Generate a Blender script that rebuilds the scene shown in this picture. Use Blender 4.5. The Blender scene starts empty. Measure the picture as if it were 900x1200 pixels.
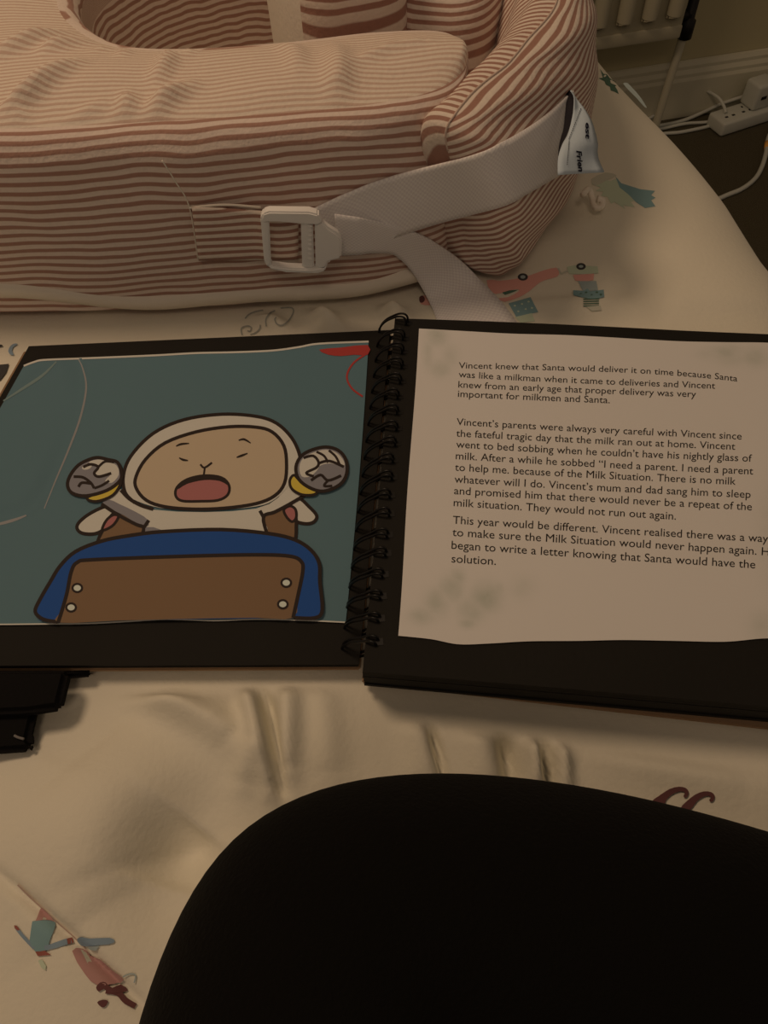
import bpy, bmesh, math, random
import numpy as np
from mathutils import Vector, Matrix
from mathutils.bvhtree import BVHTree
from mathutils.geometry import tessellate_polygon

random.seed(7); np.random.seed(7)
SC = bpy.context.scene
COL = SC.collection

# ------------------------------------------------------------------ camera, world, light, exposure
PITCH, ROLL, CAM_H, FPX = math.radians(57), math.radians(3.5), .33, 900.0
FW = np.array([0, math.cos(PITCH), -math.sin(PITCH)])
R0 = np.array([1., 0, 0]); U0 = np.array([0, math.sin(PITCH), math.cos(PITCH)])
RT = math.cos(ROLL)*R0 - math.sin(ROLL)*U0
UP = math.cos(ROLL)*U0 + math.sin(ROLL)*R0
CAM = np.array([0, 0, CAM_H])
cd = bpy.data.cameras.new('camera'); cam = bpy.data.objects.new('camera', cd); COL.objects.link(cam)
cd.sensor_fit = 'VERTICAL'; cd.sensor_height = 36; cd.lens = FPX/1200*36; cd.clip_start = .02
cam.matrix_world = Matrix(((RT[0], UP[0], -FW[0], CAM[0]), (RT[1], UP[1], -FW[1], CAM[1]),
                           (RT[2], UP[2], -FW[2], CAM[2]), (0, 0, 0, 1)))
SC.camera = cam

w = bpy.data.worlds.new('room_ambience'); SC.world = w; w.use_nodes = True
bg = w.node_tree.nodes['Background']; bg.inputs[0].default_value = (1, .74, .53, 1); bg.inputs[1].default_value = .112
ld = bpy.data.lights.new('bedside_lamp_light', 'AREA'); ld.shape = 'DISK'; ld.size = .38; ld.energy = 4.7
ld.color = (1, .69, .44)
lo = bpy.data.objects.new('bedside_lamp_light', ld); COL.objects.link(lo)
lo.location = (-.50, .60, 1.18)
lo.rotation_euler = (Vector((0, .3, 0)) - Vector(lo.location)).to_track_quat('-Z', 'Y').to_euler()
l2 = bpy.data.lights.new('added_fill_light', 'AREA'); l2.shape = 'DISK'; l2.size = .45; l2.energy = 2.2; l2.color = (1, .72, .50)  # added dim fill from behind the camera, lifts the pillow front
lo2 = bpy.data.objects.new('added_fill_light', l2); COL.objects.link(lo2); lo2.location = (-.05, -.75, 1.55)
lo2.rotation_euler = (Vector((0, .35, .05)) - Vector(lo2.location)).to_track_quat('-Z', 'Y').to_euler()
SC.view_settings.view_transform = 'Standard'; SC.view_settings.look = 'None'
SC.view_settings.gamma = 1; SC.view_settings.use_curve_mapping = False; SC.view_settings.exposure = 0

# ------------------------------------------------------------------ helpers
def ray(x, y):
    return FW + RT*(x-450)/FPX - UP*(y-600)/FPX
def P(x, y, z=0.):
    d = ray(x, y); return CAM + d*((z-CAM_H)/d[2])
def PY(x, y, Y):
    d = ray(x, y); return CAM + d*(Y/d[1])
def project_on(pts, hfun, t0=.24, t1=1.05, n=90):
    """meets the rays of measured points with a height surface z = hfun(x, y)"""
    pts = np.asarray(pts, float)
    D = FW[None] + RT[None]*((pts[:, 0]-450)/FPX)[:, None] - UP[None]*((pts[:, 1]-600)/FPX)[:, None]
    ts = np.linspace(t0, t1, n)
    lo_, hi_ = np.full(len(pts), t0), np.full(len(pts), t1); done = np.zeros(len(pts), bool)
    for i in range(1, n):
        q = CAM + D*ts[i]
        below = (q[:, 2] < hfun(q[:, 0], q[:, 1])) & ~done
        lo_[below] = ts[i-1]; hi_[below] = ts[i]; done |= below
    for _ in range(17):
        m = (lo_+hi_)/2; q = CAM + D*m[:, None]
        b = q[:, 2] < hfun(q[:, 0], q[:, 1])
        hi_[b] = m[b]; lo_[~b] = m[~b]
    return CAM + D*((lo_+hi_)/2)[:, None]

def s2l(c):
    c = np.array(c, float)/255
    return np.where(c <= .04045, c/12.92, ((c+.055)/1.055)**2.4)
LIT = np.array([.34, .244, .166])
def obs(r, g, b, k=1.):
    """colour of a thing from how it looks under the warm lamp"""
    return tuple(np.clip(s2l((r, g, b))/LIT*k, .002, .88))

MATS = {}
def mat(name, color, rough=.8, spec=.25, bump=None, vary=None, weave=None, sheen=0):
    m = bpy.data.materials.new(name); m.use_nodes = True; nt = m.node_tree; N = nt.nodes; L = nt.links
    b = N['Principled BSDF']; b.inputs['Base Color'].default_value = (*color, 1)
    b.inputs['Roughness'].default_value = rough; b.inputs['Specular IOR Level'].default_value = spec
    if sheen: b.inputs['Sheen Weight'].default_value = sheen
    tc = N.new('ShaderNodeTexCoord')
    if vary:
        n = N.new('ShaderNodeTexNoise'); n.inputs['Scale'].default_value = vary[0]; n.inputs['Detail'].default_value = 4
        L.new(tc.outputs['Object'], n.inputs['Vector'])
        mx = N.new('ShaderNodeMix'); mx.data_type = 'RGBA'
        a = np.array(color)
        mx.inputs[6].default_value = (*(a*(1-vary[1])), 1); mx.inputs[7].default_value = (*np.clip(a*(1+vary[1]), 0, .95), 1)
        L.new(n.outputs['Fac'], mx.inputs[0]); L.new(mx.outputs[2], b.inputs['Base Color'])
    if bump:
        n = N.new('ShaderNodeTexNoise'); n.inputs['Scale'].default_value = bump[0]; n.inputs['Detail'].default_value = 3
        L.new(tc.outputs['Object'], n.inputs['Vector'])
        bp = N.new('ShaderNodeBump'); bp.inputs['Strength'].default_value = bump[1]; bp.inputs['Distance'].default_value = bump[2]
        L.new(n.outputs['Fac'], bp.inputs['Height']); L.new(bp.outputs['Normal'], b.inputs['Normal'])
    if weave:
        uv = N.new('ShaderNodeUVMap'); ck = N.new('ShaderNodeTexChecker'); ck.inputs['Scale'].default_value = weave[0]
        L.new(uv.outputs['UV'], ck.inputs['Vector'])
        bp = N.new('ShaderNodeBump'); bp.inputs['Strength'].default_value = weave[1]; bp.inputs['Distance'].default_value = .0006
        L.new(ck.outputs['Fac'], bp.inputs['Height']); L.new(bp.outputs['Normal'], b.inputs['Normal'])
        mx = N.new('ShaderNodeMix'); mx.data_type = 'RGBA'; a = np.array(color)
        mx.inputs[6].default_value = (*(a*.92), 1); mx.inputs[7].default_value = (*np.clip(a*1.05, 0, .9), 1)
        L.new(ck.outputs['Fac'], mx.inputs[0]); L.new(mx.outputs[2], b.inputs['Base Color'])
    MATS[name] = m
    return m

def stripe_mat(name, pale, red, period=.0052, duty=.40, wobble=.009):
    """woven stripes running along U; V carries metres across the stripes"""
    m = bpy.data.materials.new(name); m.use_nodes = True; nt = m.node_tree; N = nt.nodes; L = nt.links
    b = N['Principled BSDF']; b.inputs['Roughness'].default_value = .9; b.inputs['Specular IOR Level'].default_value = .12
    b.inputs['Sheen Weight'].default_value = .12
    uv = N.new('ShaderNodeUVMap'); sx = N.new('ShaderNodeSeparateXYZ'); L.new(uv.outputs['UV'], sx.inputs[0])
    no = N.new('ShaderNodeTexNoise'); no.inputs['Scale'].default_value = 17; no.inputs['Detail'].default_value = 2
    L.new(uv.outputs['UV'], no.inputs['Vector'])
    wob = N.new('ShaderNodeMath'); wob.operation = 'MULTIPLY_ADD'; wob.inputs[1].default_value = wobble
    L.new(no.outputs['Fac'], wob.inputs[0]); L.new(sx.outputs['Y'], wob.inputs[2])
    dv = N.new('ShaderNodeMath'); dv.operation = 'MULTIPLY'; dv.inputs[1].default_value = 2*math.pi/period
    L.new(wob.outputs[0], dv.inputs[0])
    sn = N.new('ShaderNodeMath'); sn.operation = 'SINE'; L.new(dv.outputs[0], sn.inputs[0])
    rp = N.new('ShaderNodeValToRGB'); e = rp.color_ramp.elements
    mr = N.new('ShaderNodeMapRange'); mr.inputs[1].default_value = -1; L.new(sn.outputs[0], mr.inputs[0])
    e[0].position = duty-.06; e[0].color = (*red, 1); e[1].position = duty+.22; e[1].color = (*pale, 1)
    L.new(mr.outputs[0], rp.inputs[0])
    n2 = N.new('ShaderNodeTexNoise'); n2.inputs['Scale'].default_value = 420; n2.inputs['Detail'].default_value = 2
    tc = N.new('ShaderNodeTexCoord'); L.new(tc.outputs['Object'], n2.inputs['Vector'])
    mx = N.new('ShaderNodeMix'); mx.data_type = 'RGBA'; mx.blend_type = 'MULTIPLY'; mx.inputs[0].default_value = .12
    L.new(rp.outputs[0], mx.inputs[6]); L.new(n2.outputs['Fac'], mx.inputs[7]); L.new(mx.outputs[2], b.inputs['Base Color'])
    ad = N.new('ShaderNodeMath'); ad.operation = 'MULTIPLY_ADD'; ad.inputs[1].default_value = .35
    L.new(mr.outputs[0], ad.inputs[0]); L.new(n2.outputs['Fac'], ad.inputs[2])
    bp = N.new('ShaderNodeBump'); bp.inputs['Strength'].default_value = .35; bp.inputs['Distance'].default_value = .0012
    L.new(ad.outputs[0], bp.inputs['Height']); L.new(bp.outputs['Normal'], b.inputs['Normal'])
    MATS[name] = m
    return m

class MB:
    def __init__(s): s.v = []; s.f = []; s.m = []; s.uv = []; s.mats = []
    def mi(s, m):
        if m not in s.mats: s.mats.append(m)
        return s.mats.index(m)
    def add(s, vs, fs, m, uv=None, faceuv=None):
        o = len(s.v); s.v += [tuple(map(float, q)) for q in vs]; k = s.mi(m)
        for i, f in enumerate(fs):
            s.f.append(tuple(a+o for a in f)); s.m.append(k)
            if faceuv is not None: s.uv.append(faceuv[i])
            elif uv is not None: s.uv.append([tuple(uv[a]) for a in f])
            else: s.uv.append([(0, 0)]*len(f))
    def grid(s, G, m, uv=None, flip=False, mfun=None):
        G = np.asarray(G); a, b = G.shape[:2]
        fs = []
        for i in range(a-1):
            for j in range(b-1):
                q = (i*b+j, i*b+j+1, (i+1)*b+j+1, (i+1)*b+j); fs.append(q[::-1] if flip else q)
        s.add(G.reshape(-1, 3), fs, m, None if uv is None else np.asarray(uv).reshape(-1, 2))
    def box(s, c, size, m, bev=.002, rot=None, seg=2):
        bm = bmesh.new(); bmesh.ops.create_cube(bm, size=1)
        for q in bm.verts: q.co = Vector((q.co.x*size[0], q.co.y*size[1], q.co.z*size[2]))
        if bev: bmesh.ops.bevel(bm, geom=list(bm.edges), offset=bev, segments=seg, affect='EDGES', profile=.5)
        s.bm(bm, m, Matrix.Translation(Vector(c)) @ (rot.to_4x4() if rot is not None else Matrix()))
    def bm(s, bm, m, M=Matrix()):
        bm.verts.index_update()
        vs = [M @ q.co for q in bm.verts]; fs = [[q.index for q in f.verts] for f in bm.faces]
        s.add(vs, fs, m); bm.free()
    def tube(s, pts, r, m, n=10, closed=False, smooth=6):
        p = [Vector(q) for q in (catmull(pts, smooth, closed) if smooth else pts)]
        k = len(p); rs = r if hasattr(r, '__len__') else [r]*k
        if hasattr(r, '__len__'): rs = np.interp(np.linspace(0, 1, k), np.linspace(0, 1, len(r)), r)
        vs = []; fs = []; nrm = None
        for i in range(k):
            t = (p[(i+1) % k]-p[i-1]) if closed else (p[min(i+1, k-1)]-p[max(i-1, 0)])
            t.normalize()
            if nrm is None: nrm = t.orthogonal().normalized()
            nrm = (nrm - t*nrm.dot(t)).normalized(); bi = t.cross(nrm)
            for j in range(n):
                a = 2*math.pi*j/n; vs.append(p[i]+(nrm*math.cos(a)+bi*math.sin(a))*rs[i])
        for i in range(k if closed else k-1):
            i2 = (i+1) % k
            for j in range(n):
                fs.append((i*n+j, i*n+(j+1) % n, i2*n+(j+1) % n, i2*n+j))
        if not closed:
            fs.append(tuple(range(n))[::-1]); fs.append(tuple((k-1)*n+j for j in range(n)))
        s.add(vs, fs, m)
    def build(s, name, parent=None, smooth=True, auto=None, **tags):
        me = bpy.data.meshes.new(name); me.from_pydata(s.v, [], s.f); me.update()
        for m in s.mats: me.materials.append(m)
        me.polygons.foreach_set('material_index', s.m)
        u = me.uv_layers.new(name='UVMap')
        u.data.foreach_set('uv', [c for f in s.uv for q in f for c in q])
        me.polygons.foreach_set('use_smooth', [smooth]*len(s.f))
        if auto: me.set_sharp_from_angle(angle=math.radians(auto))
        o = bpy.data.objects.new(name, me); COL.objects.link(o)
        if parent is not None: o.parent = parent; o.matrix_parent_inverse = parent.matrix_world.inverted()
        tag(o, **tags)
        return o

def tag(o, label=None, cat=None, group=None, kind=None):
    for k, x in (('label', label), ('category', cat), ('group', group), ('kind', kind)):
        if x: o[k] = x
def thing(name, label, cat, loc=(0, 0, 0), group=None):
    o = bpy.data.objects.new(name, None); COL.objects.link(o); o.location = loc; o.empty_display_size = .05
    o.matrix_world = Matrix.Translation(Vector(loc))
    tag(o, label, cat, group); return o

def catmull(pts, k=6, closed=False):
    p = [np.array(q, float) for q in pts]; n = len(p); out = []
    if n < 3 and not closed:
        return [p[0]+(p[-1]-p[0])*t for t in np.linspace(0, 1, k+1)]
    for i in range(n if closed else n-1):
        if closed: a, b, c, d = p[i-1], p[i], p[(i+1) % n], p[(i+2) % n]
        else: a, b, c, d = p[max(i-1, 0)], p[i], p[i+1], p[min(i+2, n-1)]
        for j in range(k):
            t = j/k
            out.append(.5*((2*b)+(-a+c)*t+(2*a-5*b+4*c-d)*t*t+(-a+3*b-3*c+d)*t**3))
    if not closed: out.append(p[-1])
    return out
def polydist(x, y, pl):
    """distance of points to a polyline and the fraction run along it"""
    best = np.full(np.shape(x), 1e9); fr = np.zeros(np.shape(x)); n = len(pl)-1
    for i in range(n):
        a, b = np.array(pl[i])[:2], np.array(pl[i+1])[:2]; d = b-a
        t = np.clip(((x-a[0])*d[0]+(y-a[1])*d[1])/(d@d), 0, 1)
        q = np.hypot(x-a[0]-t*d[0], y-a[1]-t*d[1]); k = q < best
        best = np.where(k, q, best); fr = np.where(k, (i+t)/n, fr)
    return best, fr
def sstep(a, b, x):
    t = np.clip((x-a)/(b-a), 0, 1); return t*t*(3-2*t)

# flat print shapes that follow a surface: measured outline -> triangles -> surface
def tri_poly(pts, maxlen):
    bm = bmesh.new(); tris = tessellate_polygon([[Vector((q[0], q[1], 0)) for q in pts]])
    vs = [bm.verts.new((q[0], q[1], 0)) for q in pts]
    for t in tris:
        try: bm.faces.new([vs[i] for i in t])
        except ValueError: pass
    for _ in range(6):
        e = [k for k in bm.edges if k.calc_length() > maxlen]
        if not e: break
        bmesh.ops.subdivide_edges(bm, edges=e, cuts=1); bmesh.ops.triangulate(bm, faces=bm.faces[:])
    bm.verts.index_update(); bm.normal_update()
    V = np.array([q.co[:2] for q in bm.verts]); F = []
    for f in bm.faces:
        i = [q.index for q in f.verts]; F.append(i if f.normal.z < 0 else i[::-1])
    bm.free(); return V, F
class Printer:
    """lays print shapes on a surface as part of that surface's mesh"""
    def __init__(s, mb, hfun, step=.00004, start=.00025, maxlen=14):
        s.mb, s.h, s.step, s.off, s.maxlen = mb, hfun, step, start, maxlen
    def put(s, V, F, m):
        q = project_on(V, s.h); e = 1e-4
        gx = (s.h(q[:, 0]+e, q[:, 1])-s.h(q[:, 0]-e, q[:, 1]))/(2*e); gy = (s.h(q[:, 0], q[:, 1]+e)-s.h(q[:, 0], q[:, 1]-e))/(2*e)
        n = np.stack([-gx, -gy, np.ones_like(gx)], 1); n /= np.linalg.norm(n, axis=1)[:, None]
        s.mb.add(q+n*s.off, F, m); s.off += s.step
    def fill(s, pts, m, smooth=4):
        p = catmull(pts, smooth, True) if smooth else pts
        V, F = tri_poly(p, s.maxlen); s.put(V, F, m)
    def stroke(s, pts, wd, m, closed=False, smooth=5, taper=False):
        p = np.array(catmull(pts, smooth, closed) if smooth else pts)[:, :2]; n = len(p); V = []
        for i in range(n):
            t = (p[(i+1) % n]-p[i-1]) if closed else (p[min(i+1, n-1)]-p[max(i-1, 0)])
            t = t/(np.linalg.norm(t)+1e-9); nn = np.array([-t[1], t[0]])
            w_ = wd*(1 if not taper else .35+.65*math.sin(math.pi*min(max(i/(n-1), .08), .92)))
            V += [p[i]-nn*w_/2, p[i]+nn*w_/2]
        F = [(2*i, 2*((i+1) % n), 2*((i+1) % n)+1, 2*i+1) for i in range(n if closed else n-1)]
        s.put(np.array(V), [f[::-1] for f in F], m)
    def shape(s, pts, fillm, linem, wd, smooth=4):
        s.fill(pts, fillm, smooth); s.stroke(pts, wd, linem, True, smooth)

# ------------------------------------------------------------------ materials
mat('wall_paint', obs(122, 100, 66), .9, .15, bump=(60, .15, .002), vary=(3, .06))
mat('skirting_paint', obs(128, 108, 80), .55, .3)
mat('carpet', obs(66, 52, 33), .98, .05, bump=(900, 1, .006), vary=(500, .6))
mat('radiator_paint', obs(120, 100, 72), .4, .4)
mat('black_plastic', (.012, .011, .01), .5, .3)
mat('white_plastic', obs(124, 108, 86), .45, .4)
mat('orange_plastic', obs(170, 90, 30), .5, .3)
mat('mattress_ticking', obs(120, 105, 85), .9, .1, bump=(200, .3, .002))
mat('divan_cloth', obs(60, 50, 40), .9, .1, bump=(300, .3, .002))
mat('duvet_cotton', obs(142, 120, 93), .92, .1, bump=(340, .25, .0012), vary=(6, .03), sheen=.1)
PALE, RED = (.86, .74, .665), (.46, .27, .215)
stripe_mat('striped_cotton', PALE, RED, .0052, .36)
stripe_mat('striped_cotton_fine_lit', (.88, .78, .67), (.70, .53, .44), .0036, .36, .008)  # same cotton for the cushion top, bright light put into its colours
stripe_mat('striped_cotton_wide', (.86, .76, .67), (.42, .235, .185), .0050, .40, .005)
mat('pale_cotton', obs(146, 122, 96), .9, .1, bump=(380, .3, .001))
mat('webbing', obs(148, 126, 108), .8, .12, weave=(1, .6))
mat('buckle_plastic', obs(152, 132, 106), .4, .45)
mat('tag_ribbon', obs(122, 114, 102), .6, .25, bump=(500, .2, .0006))
mat('navy_ribbon', (.02, .018, .024), .6, .2)
mat('ink_navy', (.012, .012, .03), .7, .1)
mat('kraft_board', obs(92, 64, 40), .85, .15, vary=(40, .15), bump=(200, .2, .0008))
mat('black_card', (.0125, .0115, .0095), .75, .22, vary=(25, .15), bump=(350, .25, .0006))
mat('black_wire', (.006, .006, .006), .38, .35)
mat('gloss_print_teal', tuple(np.array(obs(66, 76, 70))*.74), .6, .10, vary=(9, .04))
for n_, c_ in dict(print_line=(30, 20, 14), print_white=(136, 118, 96), print_face=(128, 102, 74), print_pink=(112, 62, 52),
                   print_gray=(88, 76, 68), print_yellow=(138, 108, 36), print_blue=(22, 44, 74), print_brown=(84, 58, 36),
                   print_red=(112, 34, 26), print_nut=(140, 128, 104), print_glint=(98, 86, 74), print_haze=(78, 80, 68)).items():
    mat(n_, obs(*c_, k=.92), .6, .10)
mat('ink_black', (.022, .019, .017), .7, .15)
for n_, c_ in dict(duvet_green=(38, 58, 38), duvet_teal=(72, 88, 78), duvet_coral=(150, 88, 68), duvet_black=(24, 20, 18),
                   duvet_sage=(122, 116, 84), duvet_grey=(98, 96, 82), duvet_wine=(60, 18, 16), duvet_rose=(118, 72, 58),
                   duvet_slate=(76, 82, 80), duvet_rust=(96, 38, 24), duvet_beige=(124, 108, 82), duvet_outline=(100, 88, 70), duvet_pinkline=(128, 92, 72)).items():
    mat(n_, tuple(np.array(obs(*c_))*.80+np.array([.74, .70, .66])*.06+np.mean(obs(*c_))*.14), .92, .06)
mat('black_jersey', (.0045, .0042, .0038), .95, .08, bump=(700, .5, .001), sheen=.02)
mat('black_fleece', (.008, .0075, .0075), .9, .1, bump=(500, .5, .001))
mat('grey_thread', (.2, .19, .19), .8, .1)
M = MATS

# paper with soft grey smudges held in a point attribute
def paper_mat():
    m = bpy.data.materials.new('text_paper'); m.use_nodes = True; N = m.node_tree.nodes; L = m.node_tree.links
    b = N['Principled BSDF']; b.inputs['Roughness'].default_value = .75; b.inputs['Specular IOR Level'].default_value = .2
    a = N.new('ShaderNodeAttribute'); a.attribute_name = 'smudge'
    mx = N.new('ShaderNodeMix'); mx.data_type = 'RGBA'
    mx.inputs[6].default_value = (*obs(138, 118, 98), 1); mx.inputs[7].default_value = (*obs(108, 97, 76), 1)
    tc = N.new('ShaderNodeTexCoord'); n = N.new('ShaderNodeTexNoise'); n.inputs['Scale'].default_value = 130; n.inputs['Detail'].default_value = 5
    L.new(tc.outputs['Object'], n.inputs['Vector'])
    mu = N.new('ShaderNodeMath'); mu.operation = 'MULTIPLY_ADD'; mu.inputs[1].default_value = 1.5; mu.inputs[2].default_value = .22
    L.new(n.outputs['Fac'], mu.inputs[0])
    m2 = N.new('ShaderNodeMath'); m2.operation = 'MULTIPLY'; L.new(a.outputs['Fac'], m2.inputs[0]); L.new(mu.outputs[0], m2.inputs[1])
    L.new(m2.outputs[0], mx.inputs[0]); L.new(mx.outputs[2], b.inputs['Base Color'])
    MATS['text_paper'] = m
paper_mat()

# ------------------------------------------------------------------ the room
FLOOR = -.55
A_ = P(767, 137, FLOOR); B_ = P(847, 124.5, FLOOR)
wd_ = (B_-A_)/np.linalg.norm(B_-A_); wn_ = np.array([wd_[1], -wd_[0], 0.])   # along the wall, into the room
def wall_pt(along, out, z): return A_*np.array([1, 1, 0]) + wd_*along + wn_*out + np.array([0, 0, z])
def wall_hit(x, y, out=0.):
    q = ray(x, y); o = A_+wn_*out; t = ((o-CAM)@wn_)/(q@wn_); h = CAM+q*t
    return (h-A_)@wd_, h[2]
WROT = Matrix((Vector(wd_), Vector(-wn_), Vector((0, 0, 1)))).transposed()

def slab(name, along, out, z, m, **t):
    b = MB(); c = wall_pt(sum(along)/2, sum(out)/2, sum(z)/2)
    b.box(c, (along[1]-along[0], out[1]-out[0], z[1]-z[0]), m, 0, WROT); return b.build(name, smooth=False, kind='structure', **t)
slab('floor', (-3, 2.5), (-.12, 4.), (FLOOR-.1, FLOOR), M['carpet'], label='dark brown short-pile carpet floor')
slab('wall_back', (-3, 2.5), (-.12, -.001), (FLOOR, 1.9), M['wall_paint'], label='plain olive beige painted wall behind the radiator')
b = MB()   # skirting with a moulded top
prof = [(0, 0), (.016, 0), (.016, .072), (.013, .078), (.013, .084), (.0085, .091), (.0085, .097), (.004, .104), (0, .105)]
G = [[wall_pt(a, o, FLOOR+.0005+z) for o, z in prof] for a in (-3, 2.5)]
b.grid(G, M['skirting_paint']); b.build('baseboard_back', smooth=False, kind='structure', label='cream moulded skirting board along the wall')

# radiator
ra, rz = wall_hit(797, 47, .08)
rad = thing('radiator', 'cream panel radiator with rounded vertical flutes low on the far wall', 'radiator', wall_pt(ra-.4, .05, rz))
b = MB(); RW, RH = .9, .52
b.box(wall_pt(ra-RW/2, .055, rz+RH/2), (RW, .042, RH), M['radiator_paint'], .006, WROT)
b.box(wall_pt(ra-RW/2, .078, rz+.014), (RW-.004, .006, .022), M['radiator_paint'], .003, WROT)
for i in range(19):
    a = ra-.026-.0445*i
    pts = [wall_pt(a, .076, rz+.040), wall_pt(a, .082, rz+.050), wall_pt(a, .083, rz+.08), wall_pt(a, .083, rz+RH-.05), wall_pt(a, .076, rz+RH-.035)]
    b.tube(pts, [.006, .012, .0135, .0135, .006], M['radiator_paint'], 12, smooth=4)
b.build('panel', rad, auto=40)
va, vz = wall_hit(803, 38, .06)
b = MB(); b.tube([wall_pt(va, .06, vz-.008), wall_pt(va, .06, vz+.02), wall_pt(va, .06, vz+.022), wall_pt(va, .06, vz+.10)], [.013, .013, .009, .009], M['black_plastic'], 14, smooth=0)
b.tube([wall_pt(va-.03, .06, vz+.03), wall_pt(va, .06, vz+.03)], .009, M['black_plastic'], 12, smooth=0)
b.build('valve', rad, label='black radiator valve')
b = MB()
b.tube([wall_pt(va-.002, .06, vz-.004), wall_pt(va-.004, .058, (vz+FLOOR)/2), wall_pt(va-.006, .055, FLOOR)], .0075, M['skirting_paint'], 12)
b.build('pipe', rad, label='thin cream pipe running down to the carpet')
for q in (.15, RW-.15):
    b = MB(); b.box(wall_pt(ra-q, .017, rz+RH*.6), (.03, .034, .25), M['radiator_paint'], .003, WROT); b.build('wall_bracket', rad)

# extension socket, plug and cables on the carpet
def fl(x, y, dz=0.): return P(x, y, FLOOR+.004+dz)
sA, sB = P(842, 141, FLOOR+.022), P(905, 121, FLOOR+.022)
sd = (sB-sA)[:2]; sl = float(np.linalg.norm(sd)); sd /= sl
SROT = Matrix((Vector((sd[0], sd[1], 0)), Vector((-sd[1], sd[0], 0)), Vector((0, 0, 1)))).transposed()
ex = thing('extension_socket', 'white extension socket lying on the carpet near the skirting board', 'extension lead', (*sA[:2], FLOOR))
b = MB(); c = (sA+sB)/2
b.box((c[0], c[1], FLOOR+.0145), (sl+.012, .048, .027), M['white_plastic'], .005, SROT, 3); b.build('body', ex, auto=50)
b = MB()
for q in (.02, .06):
    for dx, dy, l in ((0, .009, .003), (-.008, -.006, .006), (.008, -.006, .006)):
        pp = sA[:2]+sd*(q+dx)+np.array([-sd[1], sd[0]])*dy
        b.box((pp[0], pp[1], FLOOR+.0282), (l, .004, .001), M['black_plastic'], 0, SROT)
b.build('socket_slots', ex, smooth=False)
b = MB(); g = P(847, 148, FLOOR+.012)
b.tube([sA*[1, 1, 0]+[0, 0, FLOOR+.014]+np.array([*(sd*.004), 0]), g*[1, 1, 0]+[0, 0, FLOOR+.012]], [.0095, .0055], M['white_plastic'], 12, smooth=0)
b.build('cable_gland', ex)
pl = thing('charger_plug', 'square white charger plug standing in the extension socket', 'plug', tuple(P(886, 122, FLOOR+.03)))
b = MB(); pc = P(886, 122, FLOOR+.03); b.box((pc[0]-.002, pc[1]+.002, FLOOR+.0285+.024), (.045, .04, .048), M['white_plastic'], .006, SROT, 3); b.build('housing', pl, auto=50)
b = MB(); b.box((pc[0]+.001, pc[1]-.0185, FLOOR+.052), (.012, .002, .006), M['black_plastic'], .0005, SROT); b.build('port', pl, smooth=False)

def cable(pts, r, label, extra=None):
    b = MB(); b.tube(pts, r, M['white_plastic'], 8, smooth=8)
    if extra: extra(b)
    return b.build('cable', label=label, cat='cable', group='white cables on the carpet')
cable([fl(751, 144, .008), fl(758, 140, .008), fl(768, 134, .009), fl(785, 117, .018), fl(805, 107, .03), fl(825, 106, .04), fl(841, 114, .042), fl(848, 124, .034), fl(850.5, 132, .027)], .0030,
      'thin white cable arching highest over the others into the socket top')
cable([fl(748, 150.5), fl(775, 147), fl(800, 141.5), fl(822, 132.5, .003), fl(845, 122, .012), fl(862, 116, .022), fl(876, 112, .028)], .0036,
      'white cable running past the socket up to the charger plug')
cable([fl(752, 154.5), fl(775, 151), fl(803, 145), fl(825, 143.5), fl(840, 141, .008)], .0032, 'white cable lying flat between two others, ending at the socket end')
cable([fl(756, 160), fl(780, 156.5), fl(797, 155), fl(818, 151), fl(838, 146.5), fl(846, 147, .008)], .0034, 'white cable lying lowest of the bunch by the socket, nearest the bed')
def orange(b):
    b.tube([fl(898.5, 174), fl(899, 167)], .005, M['orange_plastic'], 8, smooth=0)
cable([fl(790, 258), fl(825, 241), fl(850, 229.5), fl(870, 221), fl(885, 209), fl(893, 195), fl(898, 178), fl(901, 160), fl(915, 135)], .0042,
      'lone white cable curving across the open carpet beside the bed', orange)

# ------------------------------------------------------------------ duvet surface
EDGE_R = .11
ey = np.array([-.8, -.2, .0, .15, .30, .356, .392, .427, .495, .563, .64, .746, .85, .95, 1.2])
exx = np.array([.45, .345, .29, .250, .222, .209, .202, .195, .187, .173, .156, .130, .095, .055, -.05])
def edge(y): return np.interp(y, ey, exx)
def boxmask(x, y, x0, x1, y0, y1, s):
    return sstep(x0-s, x0, x)*(1-sstep(x1, x1+s, x))*sstep(y0-s, y0, y)*(1-sstep(y1, y1+s, y))
FOLDS = []
def fold(px, amp, wid, skew=0):
    FOLDS.append(([tuple(q[:2]) for q in catmull([P(x, y, 0) for x, y in px], 3)], amp*2.1, wid))
fold([(112, 778), (150, 795), (200, 815), (250, 840), (275, 866)], .0085, .0085)
fold([(150, 780), (205, 803), (262, 838)], -.004, .006)
fold([(545, 815), (560, 860), (575, 925)], .004, .010)
fold([(700, 850), (760, 880), (880, 905)], .003, .014)
fold([(262, 770), (285, 800), (300, 840), (310, 880), (318, 925)], .0060, .005)
fold([(297, 785), (312, 825), (322, 875), (328, 925)], -.0065, .0028)
fold([(335, 780), (338, 840), (334, 900)], .0050, .006)
fold([(370, 790), (380, 850), (385, 905)], .0025, .008)
fold([(487, 800), (505, 850), (522, 915)], -.0065, .0022)
fold([(470, 800), (490, 850), (505, 915)], .003, .008)
fold([(583, 815), (592, 865), (603, 925)], -.0075, .0040)
fold([(615, 820), (624, 865), (632, 925)], .0055, .0035)
fold([(634, 825), (640, 870), (646, 925)], -.005, .0028)
fold([(652, 825), (658, 870), (664, 930)], .0045, .0035)
fold([(285, 915), (292, 890), (300, 872)], .004, .006)
fold([(225, 960), (205, 990), (185, 1040)], -.010, .018)
fold([(-40, 960), (60, 985), (110, 1080)], .005, .03)
fold([(-20, 1010), (30, 1050), (62, 1078), (100, 1115), (180, 1195)], -.0022, .0022)
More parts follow.
